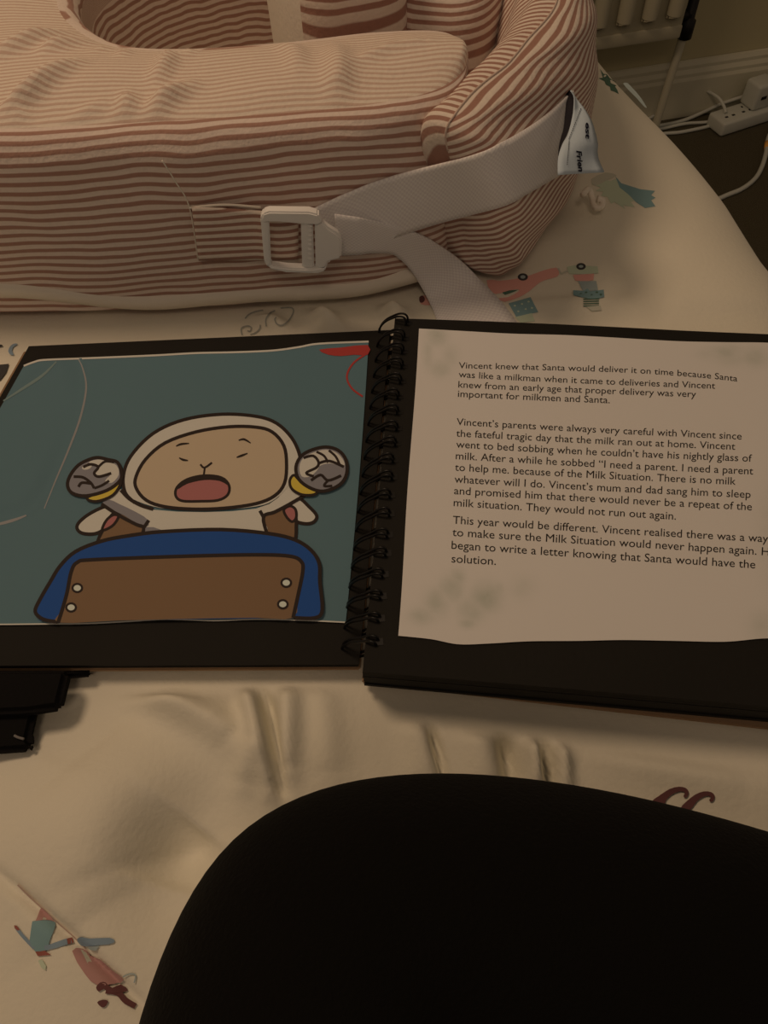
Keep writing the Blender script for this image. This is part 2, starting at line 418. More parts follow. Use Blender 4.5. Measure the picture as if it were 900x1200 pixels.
fold([(100, 880), (150, 940), (170, 1010)], .006, .03)
fold([(360, 352), (378, 366), (395, 380)], .005, .006)
fold([(440, 335), (455, 352), (468, 372)], .006, .007)
fold([(300, 362), (318, 372), (335, 385)], .003, .006)
fold([(560, 300), (640, 330), (720, 345)], .002, .03)
fold([(60, 775), (90, 830), (60, 900)], -.002, .03)
def duvet_h(x, y):
    x = np.asarray(x, float); y = np.asarray(y, float)
    s = x-edge(y); c = np.clip(s, 0, EDGE_R*.985)
    z = -(EDGE_R-np.sqrt(EDGE_R**2-c**2))
    e = np.clip(.300-((x-A_[0])*wn_[0]+(y-A_[1])*wn_[1]), 0, EDGE_R*.985); z = z-(EDGE_R-np.sqrt(EDGE_R**2-e**2))
    mask = (1-boxmask(x, y, -.26, .25, .07, .34, .02))*(1-boxmask(x, y, -.62, .17, .345, .92, .02))
    mk2 = 1-.9*boxmask(x, y, -.25, .30, -.3, .055, .05)
    und = .0035*np.sin(9*x+4*y+.5)*np.cos(7*y-3*x)+.002*np.sin(23*x-11*y)+.0015*np.sin(31*y+13*x)
    z = z+und*mask*mk2
    f = np.zeros(np.shape(x))
    for pl, a, wd in FOLDS:
        q = np.array(pl); g = 2.6*wd
        k = (x > q[:, 0].min()-g) & (x < q[:, 0].max()+g) & (y > q[:, 1].min()-g) & (y < q[:, 1].max()+g)
        if not np.any(k): continue
        d, fr = polydist(x[k], y[k], pl)
        f[k] += a*np.exp(-(d/wd)**2)*(.25+.75*np.sin(np.pi*np.clip(fr, .03, .97))**.6)
    ylow = np.where(x < -.017, .128, .113-.21*(x+.013))
    m3 = (1-boxmask(x, y-ylow, -.27, .26, 0., .345-ylow, .010))*(1-boxmask(x, y, -.62, .16, .372, .92, .010))
    return z+f*m3-.0042

ys = np.concatenate([np.arange(-.75, -.06, .03), np.arange(-.06, 0, .0035), np.arange(0, .13, .0019), np.arange(.13, .46, .0035), np.arange(.46, .80, .006), np.arange(.80, 1.109, .018)])
us = np.concatenate([np.arange(-1.5, -.62, .04), np.arange(-.62, -.44, .0036), np.arange(-.44, -.13, .0019), np.arange(-.13, -.02, .0036), np.arange(-.02, EDGE_R*.985, .0055)])
Y, Uu = np.meshgrid(ys, us, indexing='ij'); X = edge(Y)+Uu
Y = Y+wd_[1]/wd_[0]*sstep(.45, 1.1, Y)*(X-.1)
Z = duvet_h(X, Y)
top = np.stack([X, Y, Z], 2)
skirt = []
for d in (.03, .08, .14, .20, .26, .31):
    q = top[:, -1].copy(); q[:, 2] = q[:, 2]-d; wv = .006*np.sin(ys*38)+.004*np.sin(ys*17+1)
    q[:, 0] += .004+wv*min(1, d/.12); skirt.append(q)
G = np.concatenate([top, np.stack(skirt, 1)], 1)
dv = MB(); dv.grid(G, M['duvet_cotton'], flip=True)
endrow = [G[-1]]
for d in (.05, .15, .30):
    q = G[-1].copy(); q[:, 2] = np.maximum(q[:, 2]-d, -.44); q[:, 1] += .004; endrow.append(q)
dv.grid(np.stack(endrow), M['duvet_cotton'], flip=True)

# printed motifs on the duvet
pd = Printer(dv, duvet_h, .00001, .00022, 7)
D = lambda n: M['duvet_'+n]
def sc(ox, oy, k, pts): return [(ox+x/k, oy+y/k) for x, y in pts]
z7 = lambda *p: sc(640, 0, 3.4615, p)
pd.fill(z7((218, 280), (232, 300), (246, 302), (258, 318), (262, 312), (275, 330), (282, 332), (280, 346), (298, 350), (288, 366), (294, 382), (276, 372), (262, 368), (258, 352), (242, 344), (236, 330), (212, 318), (230, 316)), D('green'), 0)
pd.fill(z7((312, 340), (330, 338), (352, 360), (380, 392), (408, 436), (396, 432), (368, 400), (340, 372)), D('grey'), 2)
s2 = lambda *p: sc(450, 0, 2, p)
pd.fill(s2((486, 432), (505, 418), (530, 425), (548, 418), (552, 430), (570, 440), (560, 446), (590, 470), (578, 474), (588, 486), (560, 482), (565, 490), (540, 474), (532, 478), (524, 462), (508, 460), (514, 450), (496, 448), (508, 440)), D('sage'), 0)
pd.fill(s2((542, 414), (556, 430), (575, 436), (600, 444), (635, 448), (626, 458), (636, 464), (626, 470), (636, 484), (612, 488), (590, 474), (572, 456), (552, 440)), D('teal'), 0)
pd.fill(s2((486, 420), (520, 405), (545, 412), (520, 424), (495, 436)), D('beige'), 2)
s4 = lambda *p: sc(470, 280, 3, p)
# coral long-necked toy with wheels behind the strap
pd.fill(s4((300, 146), (345, 148), (400, 142), (450, 130), (500, 112), (545, 102), (555, 118), (548, 134), (505, 146), (480, 160), (450, 185), (415, 206), (365, 222), (340, 210), (375, 206), (415, 184), (400, 178), (350, 192), (320, 190)), D('coral'), 2)
pd.fill(s4((64, 208), (80, 200), (110, 194), (140, 195), (150, 230), (100, 234), (70, 230)), D('coral'), 2)
pd.fill(s4((64, 206), (76, 200), (84, 212), (78, 224), (66, 224)), D('wine'), 2)
pd.fill(s4((355, 190), (380, 182), (412, 180), (390, 190), (365, 198)), D('green'), 0)
def circ(cx, cy, rx, ry=None, a0=0, n=14):
    ry = ry or rx
    return [(cx+rx*math.cos(a0+2*math.pi*i/n), cy+ry*math.sin(a0+2*math.pi*i/n)) for i in range(n)]
pd.fill(s4(*circ(428, 135, 18, 13)), D('black'), 0); pd.fill(s4(*circ(428, 135, 9, 6)), D('grey'), 0)
pd.fill(s4((378, 228), (455, 206), (482, 258), (405, 276)), D('teal'), 0)
for q in ((400, 236), (425, 230), (448, 222), (412, 256), (438, 248), (460, 244)): pd.fill(s4(*circ(q[0], q[1], 4, 3, 0, 8)), D('sage'), 0)
pd.fill(s4((400, 276), (460, 262), (470, 290), (420, 296)), D('sage'), 0)
pd.stroke(s4((552, 104), (562, 122), (575, 118), (590, 112)), 2, D('beige'))
# robot-like toy beside it
pd.fill(s4((582, 100), (610, 94), (690, 98), (694, 122), (640, 126), (590, 124)), D('sage'), 0)
pd.fill(s4((604, 128), (640, 126), (678, 124), (676, 146), (650, 152), (612, 148)), D('coral'), 0)
pd.fill(s4((622, 150), (686, 150), (692, 182), (640, 186)), D('grey'), 0)
pd.fill(s4((604, 182), (640, 184), (655, 176), (664, 186), (712, 180), (714, 206), (680, 214), (640, 208), (606, 200)), D('teal'), 0)
for q in ((616, 190), (632, 196), (650, 190), (668, 198), (688, 190), (702, 198)): pd.fill(s4(*circ(q[0], q[1], 5, 4, 0, 6)), D('green'), 0)
for q in (214, 222, 230, 238): pd.stroke(s4((640, q), (695, q-2)), 1.3, D('green'), smooth=0)
pd.fill(s4((650, 240), (700, 236), (704, 252), (670, 256)), D('beige'), 0)
pd.fill(s4(*circ(632, 99, 17, 12)), D('black'), 0); pd.fill(s4(*circ(632, 99, 8, 5)), D('grey'), 0)
# faint swirls by the pillow
s6 = lambda *p: sc(230, 300, 3.333, p)
pd.stroke(s6((192, 247), (205, 232), (230, 220), (262, 214)), 1.5, D('outline'))
pd.stroke(s6((330, 206), (370, 204), (380, 218), (368, 245), (340, 270), (318, 268), (308, 250), (312, 242)), 1.6, D('outline'))
pd.stroke(s6((308, 216), (286, 228), (274, 250), (276, 276)), 1.6, D('outline'))
pd.stroke(s6((180, 312), (176, 290), (184, 280), (205, 276), (216, 284), (210, 296), (200, 294)), 1.6, D('outline'))
pd.stroke(s6((252, 270), (248, 288), (232, 302), (212, 310)), 1.6, D('outline'))
# figure with a skirt at the near corner
s5 = lambda *p: sc(0, 1040, 4.5, p)
pd.stroke(s5((100, -20), (160, 40), (225, 100), (300, 170), (400, 260), (480, 345)), 1.6, D('pinkline'))
pd.fill(s5((225, 100), (250, 118), (275, 150), (296, 178), (190, 178), (205, 130)), D('rose'), 0)
pd.fill(s5((235, 125), (250, 140), (240, 176), (222, 176)), D('beige'), 0)
pd.fill(s5((175, 178), (296, 180), (280, 235), (262, 288), (262, 330), (190, 335), (160, 282)), D('teal'), 0)
pd.stroke(s5((88, 205), (120, 248), (185, 318)), 4, D('slate'), smooth=2)
pd.fill(s5((80, 198), (95, 200), (112, 222), (98, 226), (84, 214)), D('rust'), 0)
pd.stroke(s5((240, 318), (300, 304), (372, 286)), 6.5, D('slate'), smooth=2)
pd.stroke(s5((352, 292), (382, 284)), 6.5, D('rust'), smooth=0)
pd.fill(s5((190, 335), (240, 332), (275, 355), (240, 358), (205, 362)), D('rust'), 0)
pd.fill(s5((206, 384), (228, 380), (248, 412), (245, 436), (222, 420)), D('sage'), 0)
pd.fill(s5((415, 264), (440, 256), (480, 268), (580, 266), (606, 284), (575, 300), (460, 304), (425, 294)), D('slate'), 2)
pd.fill(s5((468, 306), (528, 306), (512, 328), (485, 322)), D('grey'), 0)
pd.fill(s5((380, 340), (430, 330), (480, 350), (540, 375), (600, 430), (660, 480), (600, 515), (510, 510), (455, 460)), D('rose'), 2)
pd.fill(s5((420, 335), (445, 340), (480, 400), (462, 412)), D('beige'), 0)
pd.stroke(s5((560, 545), (620, 560), (660, 600), (712, 632)), 6, D('wine'))
pd.fill(s5((510, 525), (530, 502), (556, 506), (590, 534), (640, 512), (672, 518), (678, 545), (640, 560), (580, 556), (550, 535), (525, 548)), D('wine'), 2)
pd.fill(s5((516, 604), (545, 590), (574, 596), (560, 625), (540, 630)), D('wine'), 2)
pd.stroke(s5((655, 465), (690, 455), (716, 462), (712, 500)), 1.6, D('grey'))
# antlers showing above the knee
s8 = lambda *p: sc(720, 880, 5, p)
pd.fill(s8((215, 300), (260, 262), (320, 222), (375, 208), (415, 216), (432, 240), (424, 268), (406, 274), (402, 260), (410, 246), (395, 236), (365, 240), (330, 258), (300, 288), (285, 315)), D('wine'), 2)
pd.fill(s8((385, 335), (420, 295), (470, 255), (520, 236), (562, 240), (584, 262), (576, 292), (558, 298), (552, 284), (562, 272), (545, 262), (515, 270), (480, 295), (455, 330), (430, 350)), D('wine'), 2)
# dark motif and a plain dark patch beside the far corner of the book
s3 = lambda *p: sc(0, 370, 4.44, p)
pd.fill(s3((55, 165), (75, 150), (96, 152), (72, 168), (66, 190), (76, 208), (58, 208), (46, 190)), D('slate'), 2)
pd.fill(s3((-20, 158), (10, 155), (16, 164), (-10, 168)), D('black'), 2)
pd.fill(s3((-30, 262), (20, 258), (50, 255), (35, 300), (5, 340), (-30, 350)), D('black'), 0)
duvet = dv.build('duvet', label='white cotton duvet printed with toys and figures, spread over the bed', cat='duvet')

bed = thing('bed', 'low bed under the white printed duvet, seen only as its shape', 'bed', (-.5, .2, FLOOR))
bc = np.array([.14, .40, 0])-wd_*.64+wn_*.02
b = MB(); b.box((*bc[:2], -.165), (1.28, 1.26, .21), M['mattress_ticking'], .035, WROT, 4); b.build('mattress', bed)
b = MB(); b.box((*bc[:2], -.3985), (1.24, 1.22, .254), M['divan_cloth'], .01, WROT); b.build('base', bed, auto=40)
for q in ((-.5, -.5), (.5, -.5), (-.5, .5), (.5, .5)):
    b = MB(); c = bc+wd_*q[0]+wn_*q[1]; b.box((c[0], c[1], -.5378), (.05, .05, .0236), M['black_plastic'], .004); b.build('foot', bed)

# ------------------------------------------------------------------ nursing pillow
pil = thing('nursing_pillow', 'curved nursing pillow in pink and white striped cotton behind the scrapbook', 'pillow', (-.1, .42, 0))
PH = .115
out_ = [(.060, .424), (.054, .402), (.036, .385), (.004, .376), (-.052, .373), (-.116, .373), (-.185, .376), (-.28, .385), (-.40, .43), (-.47, .54), (-.48, .66), (-.42, .77), (-.30, .83), (-.17, .83), (-.05, .80), (.0, .74)]
inn_ = [(.060, .430), (.060, .450), (.048, .466), (.010, .469), (-.036, .464), (-.089, .463), (-.129, .471), (-.154, .494), (-.168, .524), (-.168, .56), (-.15, .60), (-.115, .628), (-.07, .64), (-.02, .64), (.02, .65), (.035, .68)]
KS = 22
O = np.array(catmull(out_, KS)); I = np.array(catmull(inn_, KS)); ns = len(O)
RIDG = []
def rid(px, a, wd): RIDG.append(([tuple(q[:2]) for q in catmull([P(x, y, PH+.004) for x, y in px], 3)], a*1.75, wd*.85))
c5 = lambda *p: sc(0, 0, 3.75, p)
rid(c5((-20, 505), (100, 455), (220, 385), (345, 305)), .0048, .006)
rid(c5((-20, 260), (100, 215), (250, 150), (370, 112)), .0040, .006)
rid(c5((200, 235), (300, 190), (450, 140)), .0034, .0055)
rid(c5((-10, 545), (80, 505), (110, 495)), .0035, .005)
rid(c5((400, 570), (500, 520), (555, 470), (560, 425)), .0040, .006)
rid(c5((590, 580), (660, 520), (720, 445), (830, 385)), .0052, .007)
rid(c5((690, 380), (720, 320), (745, 270), (735, 200)), .0030, .006)
rid(c5((200, 580), (300, 520), (440, 465)), .0030, .006)
rid(c5((535, 235), (550, 195), (552, 172)), .0030, .005)
rid(c5((820, 240), (835, 200), (832, 178)), .0030, .005)
rid(c5((420, 215), (470, 185), (530, 165)), .0026, .005)
rid([(392, 50), (398, 80), (396, 110), (404, 140)], .0030, .008)
rid([(420, 75), (455, 62), (500, 55)], .0018, .006)
rid([(320, 42), (345, 62), (350, 90)], .0020, .007)
def top_z(x, y):
    f = np.zeros(np.shape(x))
    for pl, a, wd in RIDG:
        d, fr = polydist(x, y, pl); f = f+a*np.exp(-(d/wd)**2)*np.sin(np.pi*np.clip(fr, .04, .96))**.5
    return f+.0010*np.sin(60*x+25*y)+.0008*np.sin(95*y-40*x)
RB = .011
bd = MB(); nf, nt_ = 22, 60
wallz = [.004]+list(np.linspace(.008, PH-RB, nf))
arc = [(math.sin(a), math.cos(a)) for a in np.linspace(0, math.pi/2, 6)[1:]]
pos = []; kinds = []
rowsF = []; rowsT = []; rowsB = []; uF = []; uT = []; uB = []
Lc = np.concatenate([[0], np.cumsum(np.linalg.norm(np.diff((O+I)/2, axis=0), axis=1))])
for i in range(ns):
    o, n2 = O[i], I[i]; d = n2-o; wdt = np.linalg.norm(d); d = d/max(wdt, 1e-6); rb = min(RB, wdt*.45)
    # front wall from the hem up and over the edge
    rf = []; uf = []
    for z in wallz:
        bul = .0035*math.sin(math.pi*min(1, z/PH))+.0012*math.sin(z*70+i*.13)*math.sin(i*.083)
        sag = .0025*math.sin(i*.057)+.002*math.sin(i*.02+1)
        rf.append((*(o-d*bul), z)); uf.append((Lc[i], z+sag))
    for ka, (sn, cs) in enumerate(arc):
        q = o+d*(rb*(1-cs)); rf.append((*(q), PH-RB+RB*sn)); uf.append((Lc[i], PH-RB+RB*1.57*(ka+1)/5+.0025*math.sin(i*.057)+.002*math.sin(i*.02+1)))
    rowsF.append(rf); uF.append(uf)
    rt = []; ut = []
    for v in np.linspace(0, 1, nt_):
        q = o+d*(rb+(wdt-2*rb)*v); puff = .006*math.sin(math.pi*v)**.8*min(1, wdt/.05)
        e = min(1, 5*v, 5*(1-v))
        z = PH+puff+float(top_z(q[0], q[1]))*e
        rt.append((*q, z)); ut.append((q[0], PH+.0045+rb*0+(q[1]-.385)+.15*z))
    rowsT.append(rt); uT.append(ut)
    rbk = []; ub = []
    for sn, cs in [(1, 0)]+arc[::-1][1:]+[(0, 1)]:
        q = n2-d*(rb*(1-cs)); rbk.append((*q, PH-RB+RB*sn)); ub.append((Lc[i], PH+.09-RB*sn))
    for z in np.linspace(PH-RB, .0015, 9)[1:]:
        rbk.append((*(n2+d*.003*math.sin(math.pi*z/PH)), z)); ub.append((Lc[i], z))
    for v in np.linspace(1, 0, 4)[1:]: q = o+d*(.004+(wdt-.004)*v); rbk.append((*q, .0015)); ub.append((Lc[i], 0))
    rbk.append((*(o+d*.002), .003)); ub.append((Lc[i], .0)); rbk.append(rf[0]); ub.append((Lc[i], .006))
    rowsB.append(rbk); uB.append(ub)
bd.grid(rowsF, M['striped_cotton'], uF, flip=True); bd.grid(rowsT, M['striped_cotton_fine_lit'], uT, flip=True); bd.grid(rowsB, M['striped_cotton'], uB, flip=True)
for ring in (0, ns-1):
    loop = list(rowsF[ring])+list(rowsT[ring])+list(rowsB[ring])
    bd.add(loop, [tuple(range(len(loop)))], M['striped_cotton'])
body = bd.build('cushion_body', pil)
# pale hem band round the foot
hb = MB(); rows = []
for i in range(0, 9*KS):
    d = I[i]-O[i]; d = d/max(np.linalg.norm(d), 1e-6)
    wv = .0012*math.sin(i*.146)+.0125*float(1-sstep(-.25, -.12, O[i][0]))
    rows.append([(*(O[i]-d*(.0005)), .004+wv), (*(O[i]-d*.0035), .0055+wv), (*(O[i]-d*.0045), .0095+wv), (*(O[i]-d*.0042), .0135+wv), (*(O[i]-d*.0005), .0150+wv)])
hb.grid(rows, M['pale_cotton'], flip=True); hem = hb.build('hem', pil, label='pale hem band')
# stitched seam thread on the front
th = MB()
th.tube([PY(190, 188, .3665), PY(205, 212, .3665), PY(222, 243, .3668), PY(232, 304, .3675)], .0004, M['pale_cotton'], 6)
th.tube([PY(222, 243.5, .3665), PY(262, 240, .3665), PY(306, 243, .3665)], .0007, M['pale_cotton'], 6)
th.build('stitching', pil)

# folded back pad leaning on the end of the cushion
def pad_mesh():
    ax = np.array(catmull([(.048, .374, .057), (.066, .398, .0575), (.089, .430, .058), (.110, .466, .059), (.122, .51, .060), (.125, .57, .062), (.122, .64, .062), (.116, .72, .062)], 14))
    l0 = np.concatenate([[0], np.cumsum(np.linalg.norm(np.diff(ax, axis=0), axis=1))]); T0 = .020
    ss = np.concatenate([T0*(1-np.cos(np.linspace(0, math.pi/2, 16)))*1.0, np.linspace(T0, l0[-1], 70)[1:]])
    ax = np.stack([np.interp(ss, l0, ax[:, c]) for c in range(3)], 1)
    n = len(ax); m = 72; V = np.zeros((n, m, 3)); SV = np.zeros((n, m))
    L_ = np.concatenate([[0], np.cumsum(np.linalg.norm(np.diff(ax, axis=0), axis=1))])
    up = np.array([0, 0, 1.])
    for i in range(n):
        t = ax[min(i+1, n-1)]-ax[max(i-1, 0)]; t[2] = 0; t /= np.linalg.norm(t); r = np.array([t[1], -t[0], 0])
        e = L_[i]; q = 1.0
        if e < T0: q = max(.02, (1-(1-e/T0)**2.4)**(1/2.4))
        rem = L_[-1]-e
        if rem < .04: q = min(q, max(.02, (1-(1-rem/.04)**2.4)**(1/2.4)))
        hw, hh = .0335*max(.05, q), .0595*(.50+.50*q)
        for j in range(m):
            a = 2*math.pi*j/m; c, s = math.cos(a), math.sin(a)
            ex_ = 2/2.7
            u = math.copysign(abs(c)**ex_, c)*hw; v = math.copysign(abs(s)**ex_, s)*hh
            u *= 1-.20*(v/hh) if hh > .01 else 1          # fuller towards the foot
            wr = .0010*math.sin(a*9+i*.5)*q
            SV[i, j] = (u*.55-v*.92)*1.22
            V[i, j] = ax[i]+r*(u+wr)+up*v-t*(.30*v-.008*(1-q))
    return V, L_, n, m, SV
PV, PL, pn, pm, SV = pad_mesh()
PV[:, :, 2] = np.maximum(PV[:, :, 2], .0006)
pb = MB(); fs = []; fuv = []
circ_len = .0052*2.1
seg = np.linalg.norm(np.roll(PV[pn//3], -1, axis=0)-PV[pn//3], axis=1); arcl = np.concatenate([[0], np.cumsum(seg)])
T0i, T1i = 18, 34    # the top panel lies between these points round the section
for i in range(pn-1):
    for j in range(pm):
        j2 = (j+1) % pm
        fs.append((i*pm+j, i*pm+j2, (i+1)*pm+j2, (i+1)*pm+j)[::-1])
        jj = j2 if j2 else pm
        if T0i <= j < T1i: q = [(arcl[j], PL[i]), (arcl[jj], PL[i]), (arcl[jj], PL[i+1]), (arcl[j], PL[i+1])]
        else: q = [(PL[a_], SV[a_, c_]) for a_, c_ in ((i, j), (i, j2), (i+1, j2), (i+1, j))]
        fuv.append(q[::-1])
pb.add(PV.reshape(-1, 3), fs, M['striped_cotton_wide'], faceuv=fuv)
pb.add(PV[0], [tuple(range(pm))], M['striped_cotton_wide'], uv=[(0, q) for q in SV[0]]); pb.add(PV[-1], [tuple(range(pm))[::-1]], M['striped_cotton_wide'])
pad = pb.build('back_pad', pil)
sm = MB(); sm.tube([tuple(PV[i, T0i]*1.0+np.array([.0002, -.0002, .0003])) for i in range(3, pn-3, 3)], .0006, M['striped_cotton_wide'], 8, smooth=3); sm.build('pad_seam', pad)

# arm cushions showing beyond the opening
def blob(c, r, m, ex_=.62, n=40, k=24, whitex=None, name='arm_cushion', rz=0.):
    b = MB(); R_ = Matrix.Rotation(rz, 3, 'Z'); V = []
    sp = lambda q: math.copysign(abs(q)**ex_, q)
    for i in range(k+1):
        t = -math.pi/2+math.pi*i/k
        for j in range(n):
            a = 2*math.pi*j/n
            q = R_ @ Vector((r[0]*sp(math.cos(t))*sp(math.cos(a)), r[1]*sp(math.cos(t))*sp(math.sin(a)), r[2]*sp(math.sin(t))))
            V.append(np.array(c)+np.array(q))
    V = np.array(V)
    for sel in (0, 1):
        fs = []; uv = []
        for i in range(k):
            for j in range(n):
                f = (i*n+j, i*n+(j+1) % n, (i+1)*n+(j+1) % n, (i+1)*n+j); am = 2*math.pi*(j+.5)/n
                white = whitex is not None and whitex[0] < am < whitex[1]
                if white == bool(sel):
                    fs.append(f); uv.append([(V[g][0], (g//n)*math.pi/k*r[2]*.85) for g in f])
        if fs: b.add(V, fs, m if not sel else M['pale_cotton'], faceuv=uv)
    return b.build(name, pil)
blob((-.012, .548, .088), (.040, .062, .086), M['striped_cotton_wide'], whitex=(math.pi*.80, math.pi*1.27), rz=.25)
blob((.068, .575, .062), (.040, .075, .060), M['striped_cotton_wide'], rz=-.3)

# webbing: ray-meet the measured band with pad and cushion, then pull it taut
def bvh(objs):
    V = []; F = []
    for o in objs:
        k = len(V); V += [v.co.copy() for v in o.data.vertices]; F += [[a+k for a in p.vertices] for p in o.data.polygons]
        for p in range(len(V)-k): V[k+p] = o.matrix_world @ V[k+p]
    return BVHTree.FromPolygons(V, F)
bpy.context.view_layer.update()
for o in (body, pad): o.matrix_world
T = bvh([body, pad]); T2 = bvh([body, pad, hem])
def cast(x, y, T=T):
    d = Vector(ray(x, y)).normalized(); h = T.ray_cast(Vector(CAM), d)
    return h
def ribbon(grid3, m, th, name, parent, wu=1., wv=1., flip=False, **t):
    Gd = np.asarray(grid3); a, bb = Gd.shape[:2]
    b = MB(); uv = np.zeros((a, bb, 2))
    ln = np.concatenate([[0], np.cumsum(np.linalg.norm(np.diff(Gd[:, bb//2], axis=0), axis=1))])
    for i in range(a):
        for j in range(bb): uv[i, j] = (ln[i]*wu, j/(bb-1)*.034*wu)
    b.grid(Gd, m, uv, flip=flip)
    o = b.build(name, parent, **t)
    sd_ = o.modifiers.new('thickness', 'SOLIDIFY'); sd_.thickness = th; sd_.offset = 1
    return o
tp = catmull([(366, 243), (400, 227), (450, 207), (500, 194), (550, 181), (600, 162), (635, 138), (655, 118), (668, 106)], 6)
bt = catmull([(392, 291), (412, 287), (450, 280), (500, 262), (550, 250), (600, 234), (640, 212), (655, 202), (668, 194)], 6)
rows = []
for a, c in zip(tp, bt):
    r_ = []
    for v in np.linspace(0, 1, 12):
        x, y = a+(c-a)*v; h = cast(x, y)
        if h[0] is None: r_.append(None); continue
        nn_ = h[1] if h[1].dot(Vector(ray(x, y))) < 0 else -h[1]; r_.append(np.array(h[0])+np.array(nn_)*.0024)
    rows.append(r_)
for i, r_ in enumerate(rows):
    for j in range(12):
        if r_[j] is None:
            src = rows[i-1][j] if i else PY(tp[i][0], tp[i][1], .366)
            x, y = tp[i]+(bt[i]-tp[i])*(j/11.); dd = ray(x, y)
            tt = ((np.array(src)-CAM)@FW); r_[j] = CAM+dd*tt
Gs = np.array(rows)
for _ in range(30):
    sm_ = Gs.copy(); sm_[1:-1] = (Gs[:-2]+2*Gs[1:-1]+Gs[2:])/4
    dist = lambda g: np.linalg.norm(g-CAM, axis=2)
    Gs = np.where((dist(sm_) < dist(Gs))[..., None], sm_, Gs)
ribbon(Gs, M['webbing'], .0013, 'strap', pil, 760, flip=True, label='wide off-white webbing strap over the pad')
# loose tail falling from the buckle on to the duvet
ups = [(392, 252), (420, 256), (450, 262), (480, 270), (520, 290), (555, 320), (585, 350), (605, 376), (612, 386)]
lws = [(396, 300), (420, 299), (450, 296), (475, 307), (490, 330), (505, 355), (513, 378), (520, 396), (522, 404)]
rows = []
cu = catmull([(*u, 0) for u in ups], 8); cw = catmull([(*u, 0) for u in lws], 8); k = len(cu)
for i in range(k):
    f = i/(k-1); r_ = []
    for v in np.linspace(0, 1, 8):
        x, y = cu[i][:2]*(1-v)+cw[i][:2]*v; dr = ray(x, y)
        tA = .3635/dr[1]; gz = float(duvet_h(*P(x, y, 0)[:2]))+.0022; tB = (gz-CAM_H)/dr[2]
        s_ = float(sstep(.12, .60, f)); tt = min(tA*(1-s_)+tB*s_, tB)
        h = cast(x, y, T2)
        if h[0] is not None: tt = min(tt, float((np.array(h[0])-CAM)@FW)-.003)
        r_.append(CAM+dr*tt)
    rows.append(r_)
Gt = np.array(rows)
for _ in range(40):
    sm_ = Gt.copy(); sm_[1:-1] = (Gt[:-2]+2*Gt[1:-1]+Gt[2:])/4
    Gt = np.where((np.linalg.norm(sm_-CAM, axis=2) < np.linalg.norm(Gt-CAM, axis=2))[..., None], sm_, Gt)
ribbon(Gt, M['webbing'], .0013, 'strap_tail', pil, 760, flip=True, label='loose end of the webbing hanging on to the duvet')
# striped tab sewn to the front and passing through the buckle
b = MB(); Gt = []; ut = []
for i, f in enumerate(np.linspace(0, 1, 24)):
    x = 225+f*(349-225); yt = 242+2*f+8*f*f; yb = 304-1*f
    row = []; uu = []
    for v in np.linspace(0, 1, 14):
        dep = .3662-.0034*sstep(.55, .85, f)+.0010*(sstep(.93, 1, f))
        q = PY(x+8*v*(1-f), yt+(yb-yt)*v, dep); row.append(q); uu.append((f*.05, q[2]*1.12+.0026))
    Gt.append(row); ut.append(uu)
b.grid(Gt, M['striped_cotton_wide'], ut, flip=True); o = b.build('buckle_tab', pil)
sd_ = o.modifiers.new('thickness', 'SOLIDIFY'); sd_.thickness = .0012; sd_.offset = -1
# ladder buckle
b = MB(); BY = .3595
k3 = lambda *p: sc(200, 220, 3.4615, p)
def plate(pts, y0, th, m, sm=0, bev=.0008):
    p2 = catmull(pts, sm, True) if sm else pts
    bm = bmesh.new(); vs = [bm.verts.new(Vector(PY(x, y, y0))) for x, y in p2]
    f = bm.faces.new(vs); bm.normal_update()
    if f.normal.y > 0: f.normal_flip()
    r = bmesh.ops.extrude_face_region(bm, geom=[f])
    nv = [q for q in r['geom'] if isinstance(q, bmesh.types.BMVert)]
    for q in nv: q.co.y -= th
    bmesh.ops.recalc_face_normals(bm, faces=bm.faces)
    bmesh.ops.bevel(bm, geom=[e for e in bm.edges if e.calc_face_angle(0) > .7], offset=bev, segments=2, affect='EDGES')
    b.bm(bm, m)
W_ = M['buckle_plastic']
plate(k3((366, 100), (376, 78), (400, 70), (560, 72), (598, 82), (616, 112), (600, 124), (520, 120), (440, 112), (392, 112), (372, 118)), BY, .0060, W_)
plate(k3((366, 104), (400, 112), (408, 290), (420, 300), (388, 290), (380, 270)), BY, .0055, W_)
plate(k3((384, 284), (410, 292), (470, 300), (580, 304), (630, 296), (626, 312), (596, 322), (470, 318), (410, 304)), BY, .0060, W_)
plate(k3((528, 118), (576, 120), (582, 306), (534, 304)), BY, .0045, W_)
plate(k3((584, 118), (612, 116), (640, 140), (676, 162), (694, 190), (692, 264), (640, 278), (628, 308), (588, 306)), BY, .0052, W_, bev=.0012)
for q in range(9):
    y = 130+q*19; plate(k3((556, y), (574, y+1), (574, y+10), (556, y+9)), BY-.0044, .0009, W_, bev=.0003)
b.build('buckle', pil, auto=45, label='off-white plastic ladder buckle')

